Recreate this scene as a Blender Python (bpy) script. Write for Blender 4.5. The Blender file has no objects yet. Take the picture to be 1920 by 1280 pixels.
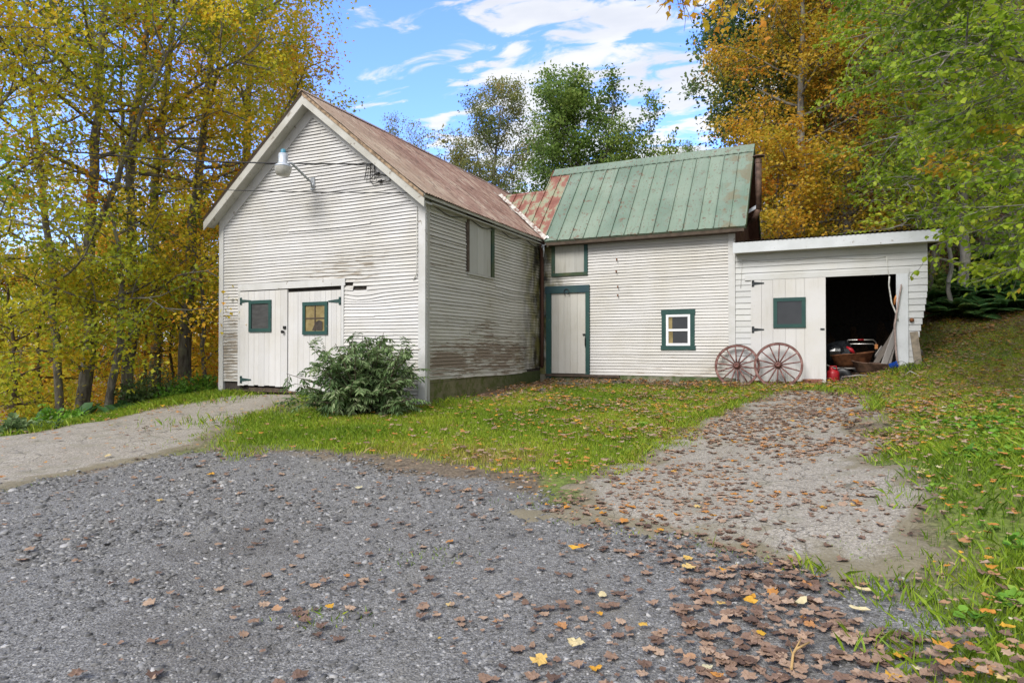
import bpy, math, random
import numpy as np
from mathutils import Vector, Matrix
random.seed(7)
RNG = np.random.default_rng(11)
sc = bpy.context.scene
COL = sc.collection
R = math.radians
# ------------------------------------------------------------------ camera
CAM = np.array([0.0, 0.0, 1.45]); FPX = 1200.0; PITCH = math.atan(12/1200)
cd = bpy.data.cameras.new('camera'); cam = bpy.data.objects.new('camera', cd); COL.objects.link(cam)
cam.location = CAM; cam.rotation_euler = (R(90)+PITCH, 0, 0)
cd.sensor_width = 36; cd.lens = 36*FPX/1920; cd.clip_start = .05; cd.clip_end = 3000
sc.camera = cam
# building frame: x to the right along the gable wall, y back along the side wall, origin at the barn's near corner
ANG = R(-25.6); C0 = np.array([-1.556, 11.46, 0.0])
DF = np.array([math.cos(ANG), math.sin(ANG), 0]); DS = np.array([-math.sin(ANG), math.cos(ANG), 0])
def f2w(p): return C0 + p[0]*DF + p[1]*DS + np.array([0, 0, p[2]])
def w2f(p):
    q = np.asarray(p) - C0; return np.array([q@DF, q@DS, q[2]])
def ray(px, py):
    dx = (px-960)/FPX; dy = -(py-640)/FPX; c, s = math.cos(PITCH), math.sin(PITCH)
    return np.array([dx, c-dy*s, s+dy*c])
def on(px, py, axis, val):
    """point in the building frame where the line of sight meets a wall plane"""
    o = w2f(CAM); d = ray(px, py); d = np.array([d@DF, d@DS, d[2]])
    return o + d*(val-o[axis])/d[axis]
Y0 = 5.26                                     # the ell's front wall plane
def Fp(px, py): p = on(px, py, 1, 0.0); return p[0], p[2]
def Sp(px, py): p = on(px, py, 0, 0.0); return p[1], p[2]
def Dp(px, py, y=Y0): p = on(px, py, 1, y); return p[0], p[2]
# ------------------------------------------------------------------ noise
def _h(ix, iy, s):
    n = (ix.astype(np.int64)*374761393 + iy.astype(np.int64)*668265263 + s*974634777) & 0x7fffffff
    n = ((n ^ (n >> 13))*1274126177) & 0x7fffffff
    return ((n ^ (n >> 16)) & 0xffff)/65535.0
def vn(x, y, s=0):
    x = np.asarray(x, float); y = np.asarray(y, float)
    ix = np.floor(x); iy = np.floor(y); fx = x-ix; fy = y-iy
    fx = fx*fx*(3-2*fx); fy = fy*fy*(3-2*fy)
    a = _h(ix, iy, s); b = _h(ix+1, iy, s); c = _h(ix, iy+1, s); d = _h(ix+1, iy+1, s)
    return (a*(1-fx)+b*fx)*(1-fy)+(c*(1-fx)+d*fx)*fy
def fbm(x, y, s=0, o=4):
    v = 0; a = .5; t = 0
    for k in range(o):
        v = v+a*vn(np.asarray(x)*2**k, np.asarray(y)*2**k, s+k*17); t += a; a *= .5
    return v/t
def sst(a, b, x):
    t = np.clip((np.asarray(x, float)-a)/(b-a), 0, 1); return t*t*(3-2*t)
# ------------------------------------------------------------------ terrain
CP = np.array([
 (0,0,0),(0,3,0),(-3,3,0),(3,3,.06),(0,6,.1),(-4.8,6,.1),(-7,8.8,.15),(-4,9.3,.28),(-6.7,12.2,.3),(-6.2,13.0,.42),
 (-1.56,11.2,.38),(-2.5,11.6,.36),(-4,12.2,.46),(.7,15.9,.63),(3,14.8,.66),(5.2,13.8,.67),(6.5,13.1,.71),(7.8,12.4,.98),(8.4,12.1,1.08),
 (1,12,.47),(2,9,.3),(3,7,.2),(4,10,.4),(2.2,2.6,.06),(4,5,.48),(6,8,.7),(9.6,13,1.5),(10.6,16,2.15),(12,15,2.25),
 (13,24,5.6),(15,20,4.3),(11.5,28,6.3),(5,24,2.2),(0,25,.6),(-10,16,-.8),(-14,14,-1.6),(-20,25,-4),(-9.2,10.6,-.05),(-12,8,-.3),
 (-8,17,-.1),(-7.6,14,.3),(8,8,1.0),(12,9,2.0),(10,3,1.2),(16,10,3.2),(-9,4,0),(-16,2,-.5),(0,-8,0),(9,-6,.6),(-12,-8,-.4),
 (25,30,11),(30,12,7),(0,45,2),(-20,50,-5),(30,50,15),(-40,25,-6),(-40,0,-2),(40,0,6),(0,-40,0),(40,-30,3),(-30,-30,-1),(12,45,9)], float)
def _phi(r2): return np.sqrt(r2+2.0)
_A = _phi(((CP[:, None, :2]-CP[None, :, :2])**2).sum(-1))
_n = len(CP); _M = np.zeros((_n+1, _n+1)); _M[:_n, :_n] = _A+np.eye(_n)*-.05; _M[:_n, _n] = 1; _M[_n, :_n] = 1
_W = np.linalg.solve(_M, np.append(CP[:, 2], 0))
def gz(x, y):
    x = np.asarray(x, float); y = np.asarray(y, float); sh = x.shape
    xf = np.clip(x.ravel(), -45, 45); yf = np.clip(y.ravel(), -40, 55)
    out = np.empty(len(xf))
    for a in range(0, len(xf), 40000):
        q = np.stack([xf[a:a+40000], yf[a:a+40000]], 1)
        out[a:a+40000] = _phi(((q[:, None]-CP[None, :, :2])**2).sum(-1))@_W[:_n]+_W[_n]
    out = out.reshape(sh)
    near = np.exp(-((x/14)**2+((y-8)/14)**2))
    return out+(fbm(x*.9, y*.9, 5, 3)-.5)*.07*near+(fbm(x*.25, y*.25, 9, 3)-.5)*.8*(1-near)
def g1(x, y): return float(gz(np.array([x]), np.array([y]))[0])
def G(px, py):
    """ground point under a line of sight"""
    d = ray(px, py); t = np.linspace(1.0, 70, 6000); P = CAM+d*t[:, None]
    b = np.nonzero(P[:, 2] < gz(P[:, 0], P[:, 1]))[0]
    return P[b[0]] if len(b) else P[-1]
# ------------------------------------------------------------------ mesh builders
def link(o, parent=None):
    COL.objects.link(o)
    if parent is not None: o.parent = parent
    return o
def mesh_np(name, V, F, attrs=None, smooth=False):
    V = np.ascontiguousarray(V, np.float32); F = np.ascontiguousarray(F, np.int32); m, k = F.shape
    me = bpy.data.meshes.new(name); me.vertices.add(len(V)); me.vertices.foreach_set('co', V.ravel())
    me.loops.add(m*k); me.loops.foreach_set('vertex_index', F.ravel())
    me.polygons.add(m); me.polygons.foreach_set('loop_start', np.arange(0, m*k, k, dtype=np.int32))
    if smooth: me.polygons.foreach_set('use_smooth', np.ones(m, bool))
    for kk, vv in (attrs or {}).items():
        a = me.attributes.new(kk, 'FLOAT', 'POINT'); a.data.foreach_set('value', np.ascontiguousarray(vv, np.float32))
    me.update(calc_edges=True); me.validate()
    return me
class MB:
    def __init__(s): s.v = []; s.f = []; s.mi = []; s.t = []; s.m = 0; s.tone = .5; s.sm = []
    def add(s, vs, fs, smooth=False):
        b = len(s.v); s.v += [tuple(float(c) for c in p) for p in vs]; s.t += [s.tone]*len(vs)
        for f in fs: s.f.append([b+i for i in f]); s.mi.append(s.m); s.sm.append(smooth)
        return s
    def bx(s, x0, x1, y0, y1, z0, z1):
        x0, x1 = min(x0, x1), max(x0, x1); y0, y1 = min(y0, y1), max(y0, y1); z0, z1 = min(z0, z1), max(z0, z1)
        return s.add([(x0,y0,z0),(x1,y0,z0),(x1,y1,z0),(x0,y1,z0),(x0,y0,z1),(x1,y0,z1),(x1,y1,z1),(x0,y1,z1)],
              [(0,3,2,1),(4,5,6,7),(0,1,5,4),(1,2,6,5),(2,3,7,6),(3,0,4,7)])
    def prism(s, poly, off):
        """planar polygon (list of 3-D points) pushed along off"""
        n = len(poly); P = [np.array(p, float) for p in poly]; o = np.array(off, float)
        return s.add(P+[p+o for p in P], [tuple(range(n))[::-1], tuple(range(n, 2*n))]+[(i, (i+1) % n, n+(i+1) % n, n+i) for i in range(n)])
    def beam(s, a, b, w, h, up=(0, 0, 1)):
        a = np.array(a, float); b = np.array(b, float); d = b-a; d /= np.linalg.norm(d)
        u = np.array(up, float); sd = np.cross(d, u); sd /= np.linalg.norm(sd); u = np.cross(sd, d)
        q = [a+sd*w/2*i+u*h/2*j for i, j in ((-1,-1),(1,-1),(1,1),(-1,1))]
        return s.prism(q, b-a)
    def tube(s, pts, rad, n=8, cap=True, smooth=True, squash=1.0):
        P = [np.array(p, float) for p in pts]; k = len(P)
        if np.isscalar(rad): rad = [rad]*k
        b = len(s.v); vs = []; prev = None
        for i in range(k):
            d = P[min(i+1, k-1)]-P[max(i-1, 0)]; d = d/(np.linalg.norm(d)+1e-9)
            if prev is None:
                u = np.cross(d, (0, 0, 1.0));
                if np.linalg.norm(u) < .05: u = np.cross(d, (1.0, 0, 0))
            else: u = prev-d*(prev@d)
            u /= np.linalg.norm(u); prev = u; w = np.cross(d, u)
            for j in range(n):
                a = 2*math.pi*j/n; vs.append(P[i]+rad[i]*(math.cos(a)*u+squash*math.sin(a)*w))
        fs = [(i*n+j, i*n+(j+1) % n, (i+1)*n+(j+1) % n, (i+1)*n+j) for i in range(k-1) for j in range(n)]
        s.add(vs, fs, smooth)
        if cap: s.f += [[b+j for j in range(n)][::-1], [b+(k-1)*n+j for j in range(n)]]; s.mi += [s.m]*2; s.sm += [False]*2
        return s
    def lathe(s, prof, c=(0, 0, 0), n=16, M=None, smooth=True):
        vs = []
        for r, z in prof:
            for j in range(n):
                a = 2*math.pi*j/n; p = np.array([r*math.cos(a), r*math.sin(a), z]); 
                if M is not None: p = M@p
                vs.append(p+np.array(c))
        k = len(prof)
        return s.add(vs, [(i*n+j, i*n+(j+1) % n, (i+1)*n+(j+1) % n, (i+1)*n+j) for i in range(k-1) for j in range(n)], smooth)
    def mesh(s, name, off=None, mats=None):
        V = np.array(s.v); 
        if off is not None: V = V-np.array(off)
        me = bpy.data.meshes.new(name); me.from_pydata(V.tolist(), [], s.f)
        me.polygons.foreach_set('material_index', s.mi); me.polygons.foreach_set('use_smooth', s.sm)
        a = me.attributes.new('t', 'FLOAT', 'POINT'); a.data.foreach_set('value', np.array(s.t, np.float32))
        for m in (mats if isinstance(mats, (list, tuple)) else [mats]): me.materials.append(m)
        return me
BASE = {}
def setp(o, label=None, cat=None, group=None, kind=None):
    for k, v in (('label', label), ('category', cat), ('group', group), ('kind', kind)):
        if v: o[k] = v
    return o
def thing(name, label, cat, base=(0, 0, 0), fr=True, group=None):
    o = bpy.data.objects.new(name, None); link(o); o.empty_display_size = .2
    o.location = f2w(base) if fr else base
    if fr: o.rotation_euler = (0, 0, ANG)
    BASE[o.name] = np.array(base, float)
    return setp(o, label, cat, group)
def part(name, mb, mat, root, parent=None, label=None):
    o = bpy.data.objects.new(name, mb.mesh(name, BASE[root.name], mat)); link(o, parent or root)
    if label: o['label'] = label
    return o
def solo(name, mb, mat, label, cat, fr=True, group=None, base=None):
    V = np.array(mb.v)
    if base is None: base = np.array([V[:, 0].mean(), V[:, 1].mean(), V[:, 2].min()])
    o = bpy.data.objects.new(name, mb.mesh(name, base, mat)); link(o)
    o.location = f2w(base) if fr else base
    if fr: o.rotation_euler = (0, 0, ANG)
    BASE[o.name] = np.array(base, float)
    return setp(o, label, cat, group)
def obj_np(name, me, mat, loc=(0, 0, 0), parent=None):
    o = bpy.data.objects.new(name, me); link(o, parent); o.location = loc
    if mat is not None: me.materials.append(mat)
    return o
# ------------------------------------------------------------------ node helper
class NB:
    def __init__(s, name):
        s.mat = bpy.data.materials.new(name); s.mat.use_nodes = True; s.nt = s.mat.node_tree; s.nt.nodes.clear()
        s.out = s.nt.nodes.new('ShaderNodeOutputMaterial')
    def n(s, typ, out=0, props=None, **ins):
        nd = s.nt.nodes.new(typ)
        for k, v in (props or {}).items(): setattr(nd, k, v)
        for k, v in ins.items():
            k = int(k[1:]) if k[0] == 'i' and k[1:].isdigit() else k.replace('_', ' ')
            s.put(nd.inputs[k], v)
        return nd.outputs[out]
    def put(s, sock, v):
        if isinstance(v, bpy.types.NodeSocket): s.nt.links.new(v, sock)
        else:
            if hasattr(sock.default_value, '__len__') and len(sock.default_value) == 4 and len(v) == 3: v = (*v, 1)
            sock.default_value = v
    def co(s, scale=(1, 1, 1), kind='Object', loc=(0, 0, 0)):
        t = s.nt.nodes.new('ShaderNodeTexCoord').outputs[kind]
        if scale == (1, 1, 1) and loc == (0, 0, 0): return t
        return s.n('ShaderNodeMapping', i0=t, i3=scale, i1=loc)
    def noise(s, scale, detail=4, vec=None, rough=.55, dist=0):
        return s.n('ShaderNodeTexNoise', 0, None, Vector=vec or s.co(), Scale=scale, Detail=detail, Roughness=rough, Distortion=dist)
    def vor(s, scale, vec=None, feat='F1', out=0, rnd=1.0):
        return s.n('ShaderNodeTexVoronoi', out, {'feature': feat}, Vector=vec or s.co(), Scale=scale, Randomness=rnd)
    def mr(s, v, a, b, c=0., d=1.): return s.n('ShaderNodeMapRange', 0, {'interpolation_type': 'SMOOTHSTEP'}, i0=v, i1=a, i2=b, i3=c, i4=d)
    def ma(s, op, a, b=0., c=0.):
        return s.n('ShaderNodeMath', 0, {'operation': op, 'use_clamp': False}, i0=a, i1=b, i2=c)
    def mul(s, a, b): return s.ma('MULTIPLY', a, b)
    def mx(s, f, a, b, blend='MIX'):
        return s.n('ShaderNodeMix', 2, {'data_type': 'RGBA', 'blend_type': blend}, i0=f, i6=a, i7=b)
    def ramp(s, f, stops, interp='LINEAR'):
        nd = s.nt.nodes.new('ShaderNodeValToRGB'); cr = nd.color_ramp; cr.interpolation = interp
        while len(cr.elements) < len(stops): cr.elements.new(.5)
        for e, (p, c) in zip(cr.elements, stops): e.position = p; e.color = (*c, 1)
        s.put(nd.inputs[0], f); return nd.outputs[0]
    def attr(s, name): return s.n('ShaderNodeAttribute', 2, {'attribute_name': name})
    def xyz(s, i, kind='Object'):
        return s.n('ShaderNodeSeparateXYZ', i, None, i0=s.co(kind=kind))
    def bump(s, h, strength=.4, dist=.01): return s.n('ShaderNodeBump', 0, None, Height=h, Strength=strength, Distance=dist)
    def done(s, col, rough=.7, normal=None, metal=0., spec=.35, **kw):
        b = s.nt.nodes.new('ShaderNodeBsdfPrincipled'); s.put(b.inputs['Base Color'], col); s.put(b.inputs['Roughness'], rough)
        s.put(b.inputs['Metallic'], metal); s.put(b.inputs['Specular IOR Level'], spec)
        if normal is not None: s.put(b.inputs['Normal'], normal)
        for k, v in kw.items(): s.put(b.inputs[k.replace('_', ' ')], v)
        s.nt.links.new(b.outputs[0], s.out.inputs[0]); return s.mat
    def leafy(s, col, trans=.35, rough=.5, spec=.3):
        b = s.nt.nodes.new('ShaderNodeBsdfPrincipled'); s.put(b.inputs['Base Color'], col); s.put(b.inputs['Roughness'], rough); s.put(b.inputs['Specular IOR Level'], spec)
        t = s.nt.nodes.new('ShaderNodeBsdfTranslucent'); s.put(t.inputs[0], col)
        m = s.nt.nodes.new('ShaderNodeMixShader'); m.inputs[0].default_value = trans
        s.nt.links.new(b.outputs[0], m.inputs[1]); s.nt.links.new(t.outputs[0], m.inputs[2]); s.nt.links.new(m.outputs[0], s.out.inputs[0]); return s.mat

# ------------------------------------------------------------------ materials
M = {}
def old_paint(name, paint, wood, peel=.5, low=(.4, 1.6), wet=None, streak=(2.5, 2.5, 34), dirty=.35, spots=None):
    """weathered white paint over grey wood: flaking, dirt that gathers low on the wall, algae where water runs"""
    b = NB(name); z = b.xyz(2)
    t = b.attr('t')
    big = b.noise(.9, 4); fine = b.noise(1.0, 5, b.co(streak)); speck = b.noise(38, 3)
    col = b.mx(b.mr(big, .35, .7), paint, tuple(c*k for c, k in zip(paint, (.90, .88, .82))))
    col = b.mx(b.mr(t, .2, 1, 0, .34), col, tuple(c*.74 for c in paint))
    lowm = b.mr(z, low[1], low[0], 0., 1.)
    pk = b.ma('ADD', b.mul(fine, .75), b.mul(big, .25))
    pk = b.ma('ADD', pk, b.mul(lowm, .085))
    pk = b.ma('ADD', pk, b.mul(t, .05))
    if spots:
        for (ax, c0, w, zc, h, amt) in spots:
            a = b.ma('ABSOLUTE', b.ma('SUBTRACT', b.xyz(ax), c0)); d = b.ma('ABSOLUTE', b.ma('SUBTRACT', z, zc))
            pk = b.ma('ADD', pk, b.mul(b.mul(b.mr(a, w, w*.2), b.mr(d, h, h*.2)), amt))
    th = .80-.22*peel
    peelm = b.mr(pk, th, th+.05)
    wd = b.mx(b.noise(1, 4, b.co((6, 6, 80))), tuple(c*.6 for c in wood), tuple(c*1.35 for c in wood))
    col = b.mx(b.mul(b.mr(pk, th-.16, th+.02), dirty), col, tuple(c*.62 for c in (paint[0], paint[1]*.96, paint[2]*.84)))
    col = b.mx(peelm, col, wd)
    col = b.mx(b.mr(speck, .66, .74, 0, .35), col, (.22, .19, .15))
    if wet:
        m = None
        for (ax, a0, a1) in wet:
            mm = b.mr(b.ma('ADD', b.xyz(ax), b.mul(b.ma('SUBTRACT', big, .5), .7)), a0, a1)
            m = mm if m is None else b.ma('MAXIMUM', m, mm)
        g = b.mx(b.mr(b.noise(3.2, 5), .35, .65), (.020, .018, .010), (.17, .155, .045))
        col = b.mx(b.mul(m, b.mr(b.noise(5, 5, b.co((1, 1, .45))), .25, .58, .3, 1.)), col, g)
    return b.done(col, .72, b.bump(b.ma('ADD', b.mul(fine, .4), b.mul(peelm, -.5)), .35, .006))
def trim(name, c, c2=None, worn=.5, wood=(.26, .23, .19)):
    b = NB(name); big = b.noise(2.2, 5); n = b.noise(1, 5, b.co((9, 9, 9))); sp = b.noise(30, 4)
    col = b.mx(b.mr(big, .35, .68), c, c2 or tuple(x*.82 for x in c))
    col = b.mx(b.mr(n, .69-.1*worn, .76-.1*worn), col, wood)
    col = b.mx(b.mr(sp, .64, .72, 0, .3), col, tuple(x*.45 for x in c))
    return b.done(col, .62, b.bump(sp, .25, .004))
def plain(name, c, rough=.6, metal=0., var=.25, scale=14, spec=.35, bump=.15, **kw):
    b = NB(name); n = b.noise(scale, 4)
    return b.done(b.mx(b.mr(n, .3, .7), tuple(x*(1-var) for x in c), tuple(min(1, x*(1+var)) for x in c)), rough, b.bump(n, bump, .004) if bump else None, metal, spec, **kw)
WHITE = (.60, .59, .58)
M['siding_front'] = old_paint('front_siding_paint', WHITE, (.30, .26, .21), .56, (.1, 1.9), spots=[(0, .7, 1.6, 2.55, .55, .13), (0, -2.3, .5, 1.1, 1.0, .16), (0, 1.9, .7, 1.2, .6, .07)])
M['siding_side'] = old_paint('side_siding_paint', (.55, .53, .48), (.23, .18, .135), .68, (.4, 2.4), wet=[(1, 3.5, 5.1)], spots=[(1, .75, .9, .88, .2, .22), (1, 2.6, 2.6, .95, .55, .11), (1, 2.2, 1.2, 1.55, .25, .06)])  # base paint darker than the front, putting this side's shade into the colour
M['siding_ell'] = old_paint('ell_siding_paint', (.60, .585, .565), (.30, .25, .19), .52, (.2, 1.0), wet=[(0, -1.3, -2.35)])
M['siding_shed'] = old_paint('shed_siding_paint', (.57, .575, .575), (.30, .28, .24), .46, (.1, .9), streak=(2, 2, 20))
M['door'] = old_paint('door_paint', (.60, .59, .585), (.30, .27, .22), .42, (.1, .55), streak=(30, 30, 1.6), dirty=.3)
M['ell_door'] = old_paint('ell_door_paint', (.53, .515, .475), (.22, .19, .13), .44, (.0, .5), streak=(26, 26, 1.4), dirty=.45)
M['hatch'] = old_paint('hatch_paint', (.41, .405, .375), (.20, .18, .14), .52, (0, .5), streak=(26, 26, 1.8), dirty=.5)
M['trim'] = trim('white_trim_paint', (.57, .565, .555), (.49, .485, .465), .5)
M['rake'] = trim('rake_board_paint', (.50, .49, .45), (.40, .385, .34), .75)
M['fascia'] = trim('fascia_paint', (.60, .62, .64), (.52, .54, .55), .25)
M['lap'] = plain('lap_joint_shade', (.05, .044, .036), .9, bump=0)  # dark colour on board undersides paints the shadow line under each course
M['green'] = trim('green_trim_paint', (.022, .070, .060), (.016, .055, .052), .35, (.16, .17, .13))
M['green_mossy'] = trim('mossy_green_trim', (.026, .058, .038), (.05, .065, .022), .7, (.10, .09, .05))
M['blue_green'] = trim('blue_green_trim', (.020, .052, .066), (.022, .062, .060), .4, (.14, .14, .11))
M['dark_wood'] = plain('dark_old_wood', (.075, .055, .04), .85, scale=9)
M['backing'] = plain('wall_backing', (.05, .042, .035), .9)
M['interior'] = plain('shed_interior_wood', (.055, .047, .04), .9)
M['vinyl'] = plain('white_vinyl', (.80, .81, .83), .35, var=.02, bump=0)
M['iron'] = plain('dark_iron', (.035, .04, .042), .55, .4)
M['hinge'] = plain('green_hinge_paint', (.035, .075, .07), .5, .2)
M['black_iron'] = plain('black_iron', (.02, .02, .02), .5, .3)
M['rust'] = plain('rusted_steel', (.16, .065, .028), .75, .3, var=.5, scale=9)
M['rustdark'] = plain('dark_rusted_steel', (.12, .075, .055), .7, .4, var=.5, scale=7)
M['galv'] = plain('galvanised_steel', (.42, .44, .46), .42, .6, var=.15)
M['chrome'] = plain('bright_tube', (.62, .60, .56), .3, .9, var=.1)
M['aluminium'] = plain('aluminium_lamp_shell', (.50, .54, .60), .45, .5, var=.15)
M['lens'] = plain('frosted_lamp_lens', (.40, .39, .35), .3, var=.12, scale=25)
M['cyan'] = plain('blue_photocell', (.06, .24, .34), .4)
M['cable'] = plain('weathered_cable', (.035, .035, .036), .7)
M['pale_cable'] = plain('pale_cable', (.55, .54, .50), .6)
M['redplastic'] = plain('red_plastic', (.32, .012, .018), .4, var=.2)
M['blueplastic'] = plain('blue_plastic', (.01, .06, .32), .4, var=.15)
M['tape'] = plain('orange_tape', (.5, .2, .06), .5)
M['bag'] = plain('black_bag_plastic', (.010, .011, .013), .22, var=.3, spec=.6, bump=0)
M['blackplastic'] = plain('black_plastic', (.016, .016, .018), .4)
M['engine'] = plain('engine_metal', (.12, .12, .12), .5, .4)
M['cloth'] = plain('grey_canvas', (.30, .29, .26), .9)
M['brick'] = plain('red_brick', (.20, .085, .06), .9, var=.35, scale=22, bump=.4)
b = NB('grey_plank'); n = b.noise(1, 5, b.co((14, 14, 2))); t = b.attr('t')
M['plank'] = b.done(b.mx(n, b.mx(t, (.14, .12, .10), (.34, .32, .30)), b.mx(t, (.22, .19, .165), (.48, .46, .44))), .85, b.bump(n, .4, .004))
b = NB('wheel_paint'); n = b.noise(9, 5); M['wheel'] = b.done(b.ramp(n, [(.3, (.085, .035, .03)), (.5, (.165, .075, .066)), (.62, (.24, .13, .115)), (.8, (.33, .22, .19))]), .8, b.bump(n, .4, .004))
# concrete with algae
b = NB('mossy_concrete'); n = b.noise(2.2, 6); n2 = b.noise(9, 5); y = b.xyz(1)
c = b.mx(b.mr(n, .3, .7), (.13, .12, .06), (.20, .18, .10)); c = b.mx(b.mr(n2, .40, .66), c, (.085, .10, .022))
c = b.mx(b.mr(b.ma('ADD', y, b.mul(n, 1.6)), 2.6, 5.4, 0, .85), c, (.035, .055, .012)); w = b.n('ShaderNodeTexWave', 1, {'bands_direction': 'Z', 'wave_profile': 'SAW'}, Vector=b.co(), Scale=.65, Distortion=.5, Detail=2.)
c = b.mx(b.mr(w, .95, 1., 0, .6), c, (.03, .028, .02))
M['concrete'] = b.done(c, .9, b.bump(n2, .5, .012))
b = NB('mossy_stone'); n = b.noise(3, 6); n2 = b.noise(14, 4)
M['stone'] = b.done(b.mx(b.mr(n2, .4, .7), b.mx(n, (.035, .035, .036), (.12, .115, .105)), (.055, .075, .02)), .9, b.bump(n2, .6, .01))
b = NB('mossy_footing'); n = b.noise(4, 6); n2 = b.noise(16, 4); x = b.xyz(0)
c = b.mx(b.mr(n, .35, .65), (.05, .085, .02), (.20, .19, .14)); c = b.mx(b.mr(x, 2.2, 3.2), c, (.20, .185, .155)); M['footing'] = b.done(c, .95, b.bump(n2, .6, .01))
# roofs
b = NB('faded_red_corrugated_steel'); y = b.xyz(1); x = b.xyz(0)
st = b.noise(1, 4, b.co((.7, 9, .7))); bl = b.noise(1.7, 5); fine = b.noise(1, 4, b.co((5, 46, 5)))
c = b.ramp(b.ma('ADD', b.mul(st, .6), b.mul(bl, .4)), [(.30, (.11, .05, .038)), (.42, (.21, .115, .088)), (.53, (.29, .185, .145)), (.66, (.42, .345, .27))])
c = b.mx(b.mr(fine, .53, .64, 0, .85), c, (.075, .038, .028)); c = b.mx(b.mr(b.noise(1, 5, b.co((3, 30, 3), loc=(3, 5, 1))), .58, .70, 0, .7), c, (.50, .45, .38)); c = b.mx(b.mr(y, 2.2, -.2, 0., .45), c, (.36, .30, .225))
c = b.mx(b.mr(b.noise(6, 4), .62, .7, 0, .5), c, (.12, .05, .035))
M['roof_red'] = b.done(c, .62, b.bump(fine, .2, .004), .15)
b = NB('green_standing_seam_steel'); big = b.noise(1.1, 4); sp = b.noise(5.5, 6, None, .68); sp2 = b.noise(14, 5, b.co((1.6, .8, .8)), .7); x = b.xyz(0)
c = b.mx(b.mr(big, .3, .7), (.125, .182, .14), (.195, .25, .20)); t = b.attr('t')
c = b.mx(b.mr(t, 0, 1, 0, .35), c, (.27, .33, .25))
c = b.mx(b.mr(b.noise(1, 3, b.co((12, .6, .6))), .45, .7, 0, .3), c, (.13, .22, .16))
c = b.mx(b.mr(sp, .59, .64, 0, .8), c, (.15, .085, .055)); c = b.mx(b.mr(b.noise(1, 5, b.co((26, 1.6, 1.6))), .58, .72, 0, .5), c, (.10, .12, .085)); c = b.mx(b.mr(sp2, .585, .65, 0, .8), c, (.12, .055, .038))
c = b.mx(b.mul(b.mr(x, 1.9, 2.15), b.mr(b.noise(2.5, 4), .48, .6, 0, .6)), c, (.17, .13, .07))
M['roof_green'] = b.done(c, .55, b.bump(sp2, .2, .004), .1)
b = NB('rust_and_green_steel'); n = b.noise(2.6, 6, b.co((1.4, .8, .8)), .65); n2 = b.noise(12, 4)
c = b.ramp(n, [(.38, (.20, .075, .055)), (.5, (.26, .115, .085)), (.55, (.28, .27, .18)), (.7, (.21, .28, .19))], 'LINEAR')
c = b.mx(b.mr(n2, .6, .72, 0, .6), c, (.10, .05, .035)); M['roof_rust'] = b.done(c, .6, b.bump(n2, .2, .004), .1)
b = NB('tarred_flashing'); n = b.noise(9, 5); M['flashing'] = b.done(b.ramp(n, [(.38, (.16, .08, .06)), (.47, (.36, .32, .28)), (.6, (.56, .53, .49))]), .6, b.bump(n, .6, .01))
b = NB('rust_brown_gable'); n = b.noise(1, 5, b.co((16, 16, 1.4))); M['gable_brown'] = b.done(b.mx(n, (.035, .018, .012), (.13, .06, .04)), .85, b.bump(n, .5, .01))
# glass
b = NB('dusty_dark_glass'); n = b.noise(3, 4); M['glass'] = b.done(b.mx(n, (.012, .013, .014), (.04, .042, .045)), .08, None, 0, .6)
b = NB('screen_pane'); n = b.noise(7, 5, b.co((1, 1, 2.5))); M['screen'] = b.done(b.mx(n, (.018, .018, .019), (.10, .10, .10)), .45, None)
b = NB('paper_backed_glass'); n = b.noise(6, 4); M['paper'] = b.done(b.mx(b.mr(n, .3, .7), (.17, .125, .045), (.30, .235, .105)), .35, None, 0, .4)
# bark
for nm, c1, c2 in (('bark', (.075, .066, .054), (.24, .22, .185)), ('pale_bark', (.11, .10, .09), (.32, .30, .27)), ('twig', (.05, .035, .025), (.13, .095, .07))):
    b = NB(nm); n = b.noise(1, 6, b.co((11, 11, 2.6)), .65); l = b.noise(2.2, 4)
    c = b.mx(b.mr(n, .3, .7), c1, c2); c = b.mx(b.mr(l, .52, .66, 0, .55), c, (c2[0]*1.1, c2[1]*1.2, c2[2]*.95)); M[nm] = b.done(c, .95, b.bump(n, .8, .02))
# leaves: colour by leaf (attribute t) and by clump
def leafmat(name, stops, trans=.45, cl=.22):
    b = NB(name); t = b.attr('t'); n = b.noise(.55, 3)
    f = b.ma('ADD', t, b.mul(b.ma('SUBTRACT', n, .5), cl*2))
    return b.leafy(b.ramp(f, stops), trans)
M['leaf_left'] = leafmat('yellow_green_maple_leaf', [(.10, (.20, .28, .025)), (.34, (.44, .48, .035)), (.56, (.70, .60, .04)), (.76, (.80, .52, .04)), (.94, (.80, .32, .04))], .55)
M['leaf_gold'] = leafmat('golden_maple_leaf', [(.05, (.30, .34, .03)), (.35, (.66, .54, .04)), (.7, (.80, .50, .04)), (.95, (.80, .34, .04))], .55)
M['leaf_olive'] = leafmat('olive_birch_leaf', [(.1, (.14, .19, .06)), (.5, (.27, .30, .09)), (.75, (.38, .33, .11)), (.95, (.34, .20, .08))], .5)
M['leaf_green'] = leafmat('mid_green_leaf', [(.1, (.10, .18, .04)), (.55, (.22, .33, .07)), (.9, (.40, .48, .12))], .5)
M['leaf_grey'] = leafmat('grey_green_leaf', [(0.1, (0.058, 0.119, 0.037)), (0.55, (0.144, 0.23, 0.076)), (0.85, (0.288, 0.288, 0.084)), (0.97, (0.384, 0.211, 0.05))])
M['leaf_orange'] = leafmat('orange_ochre_leaf', [(.05, (.20, .25, .03)), (.3, (.46, .40, .035)), (.6, (.66, .40, .04)), (.9, (.70, .28, .035))], .5)
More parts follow.
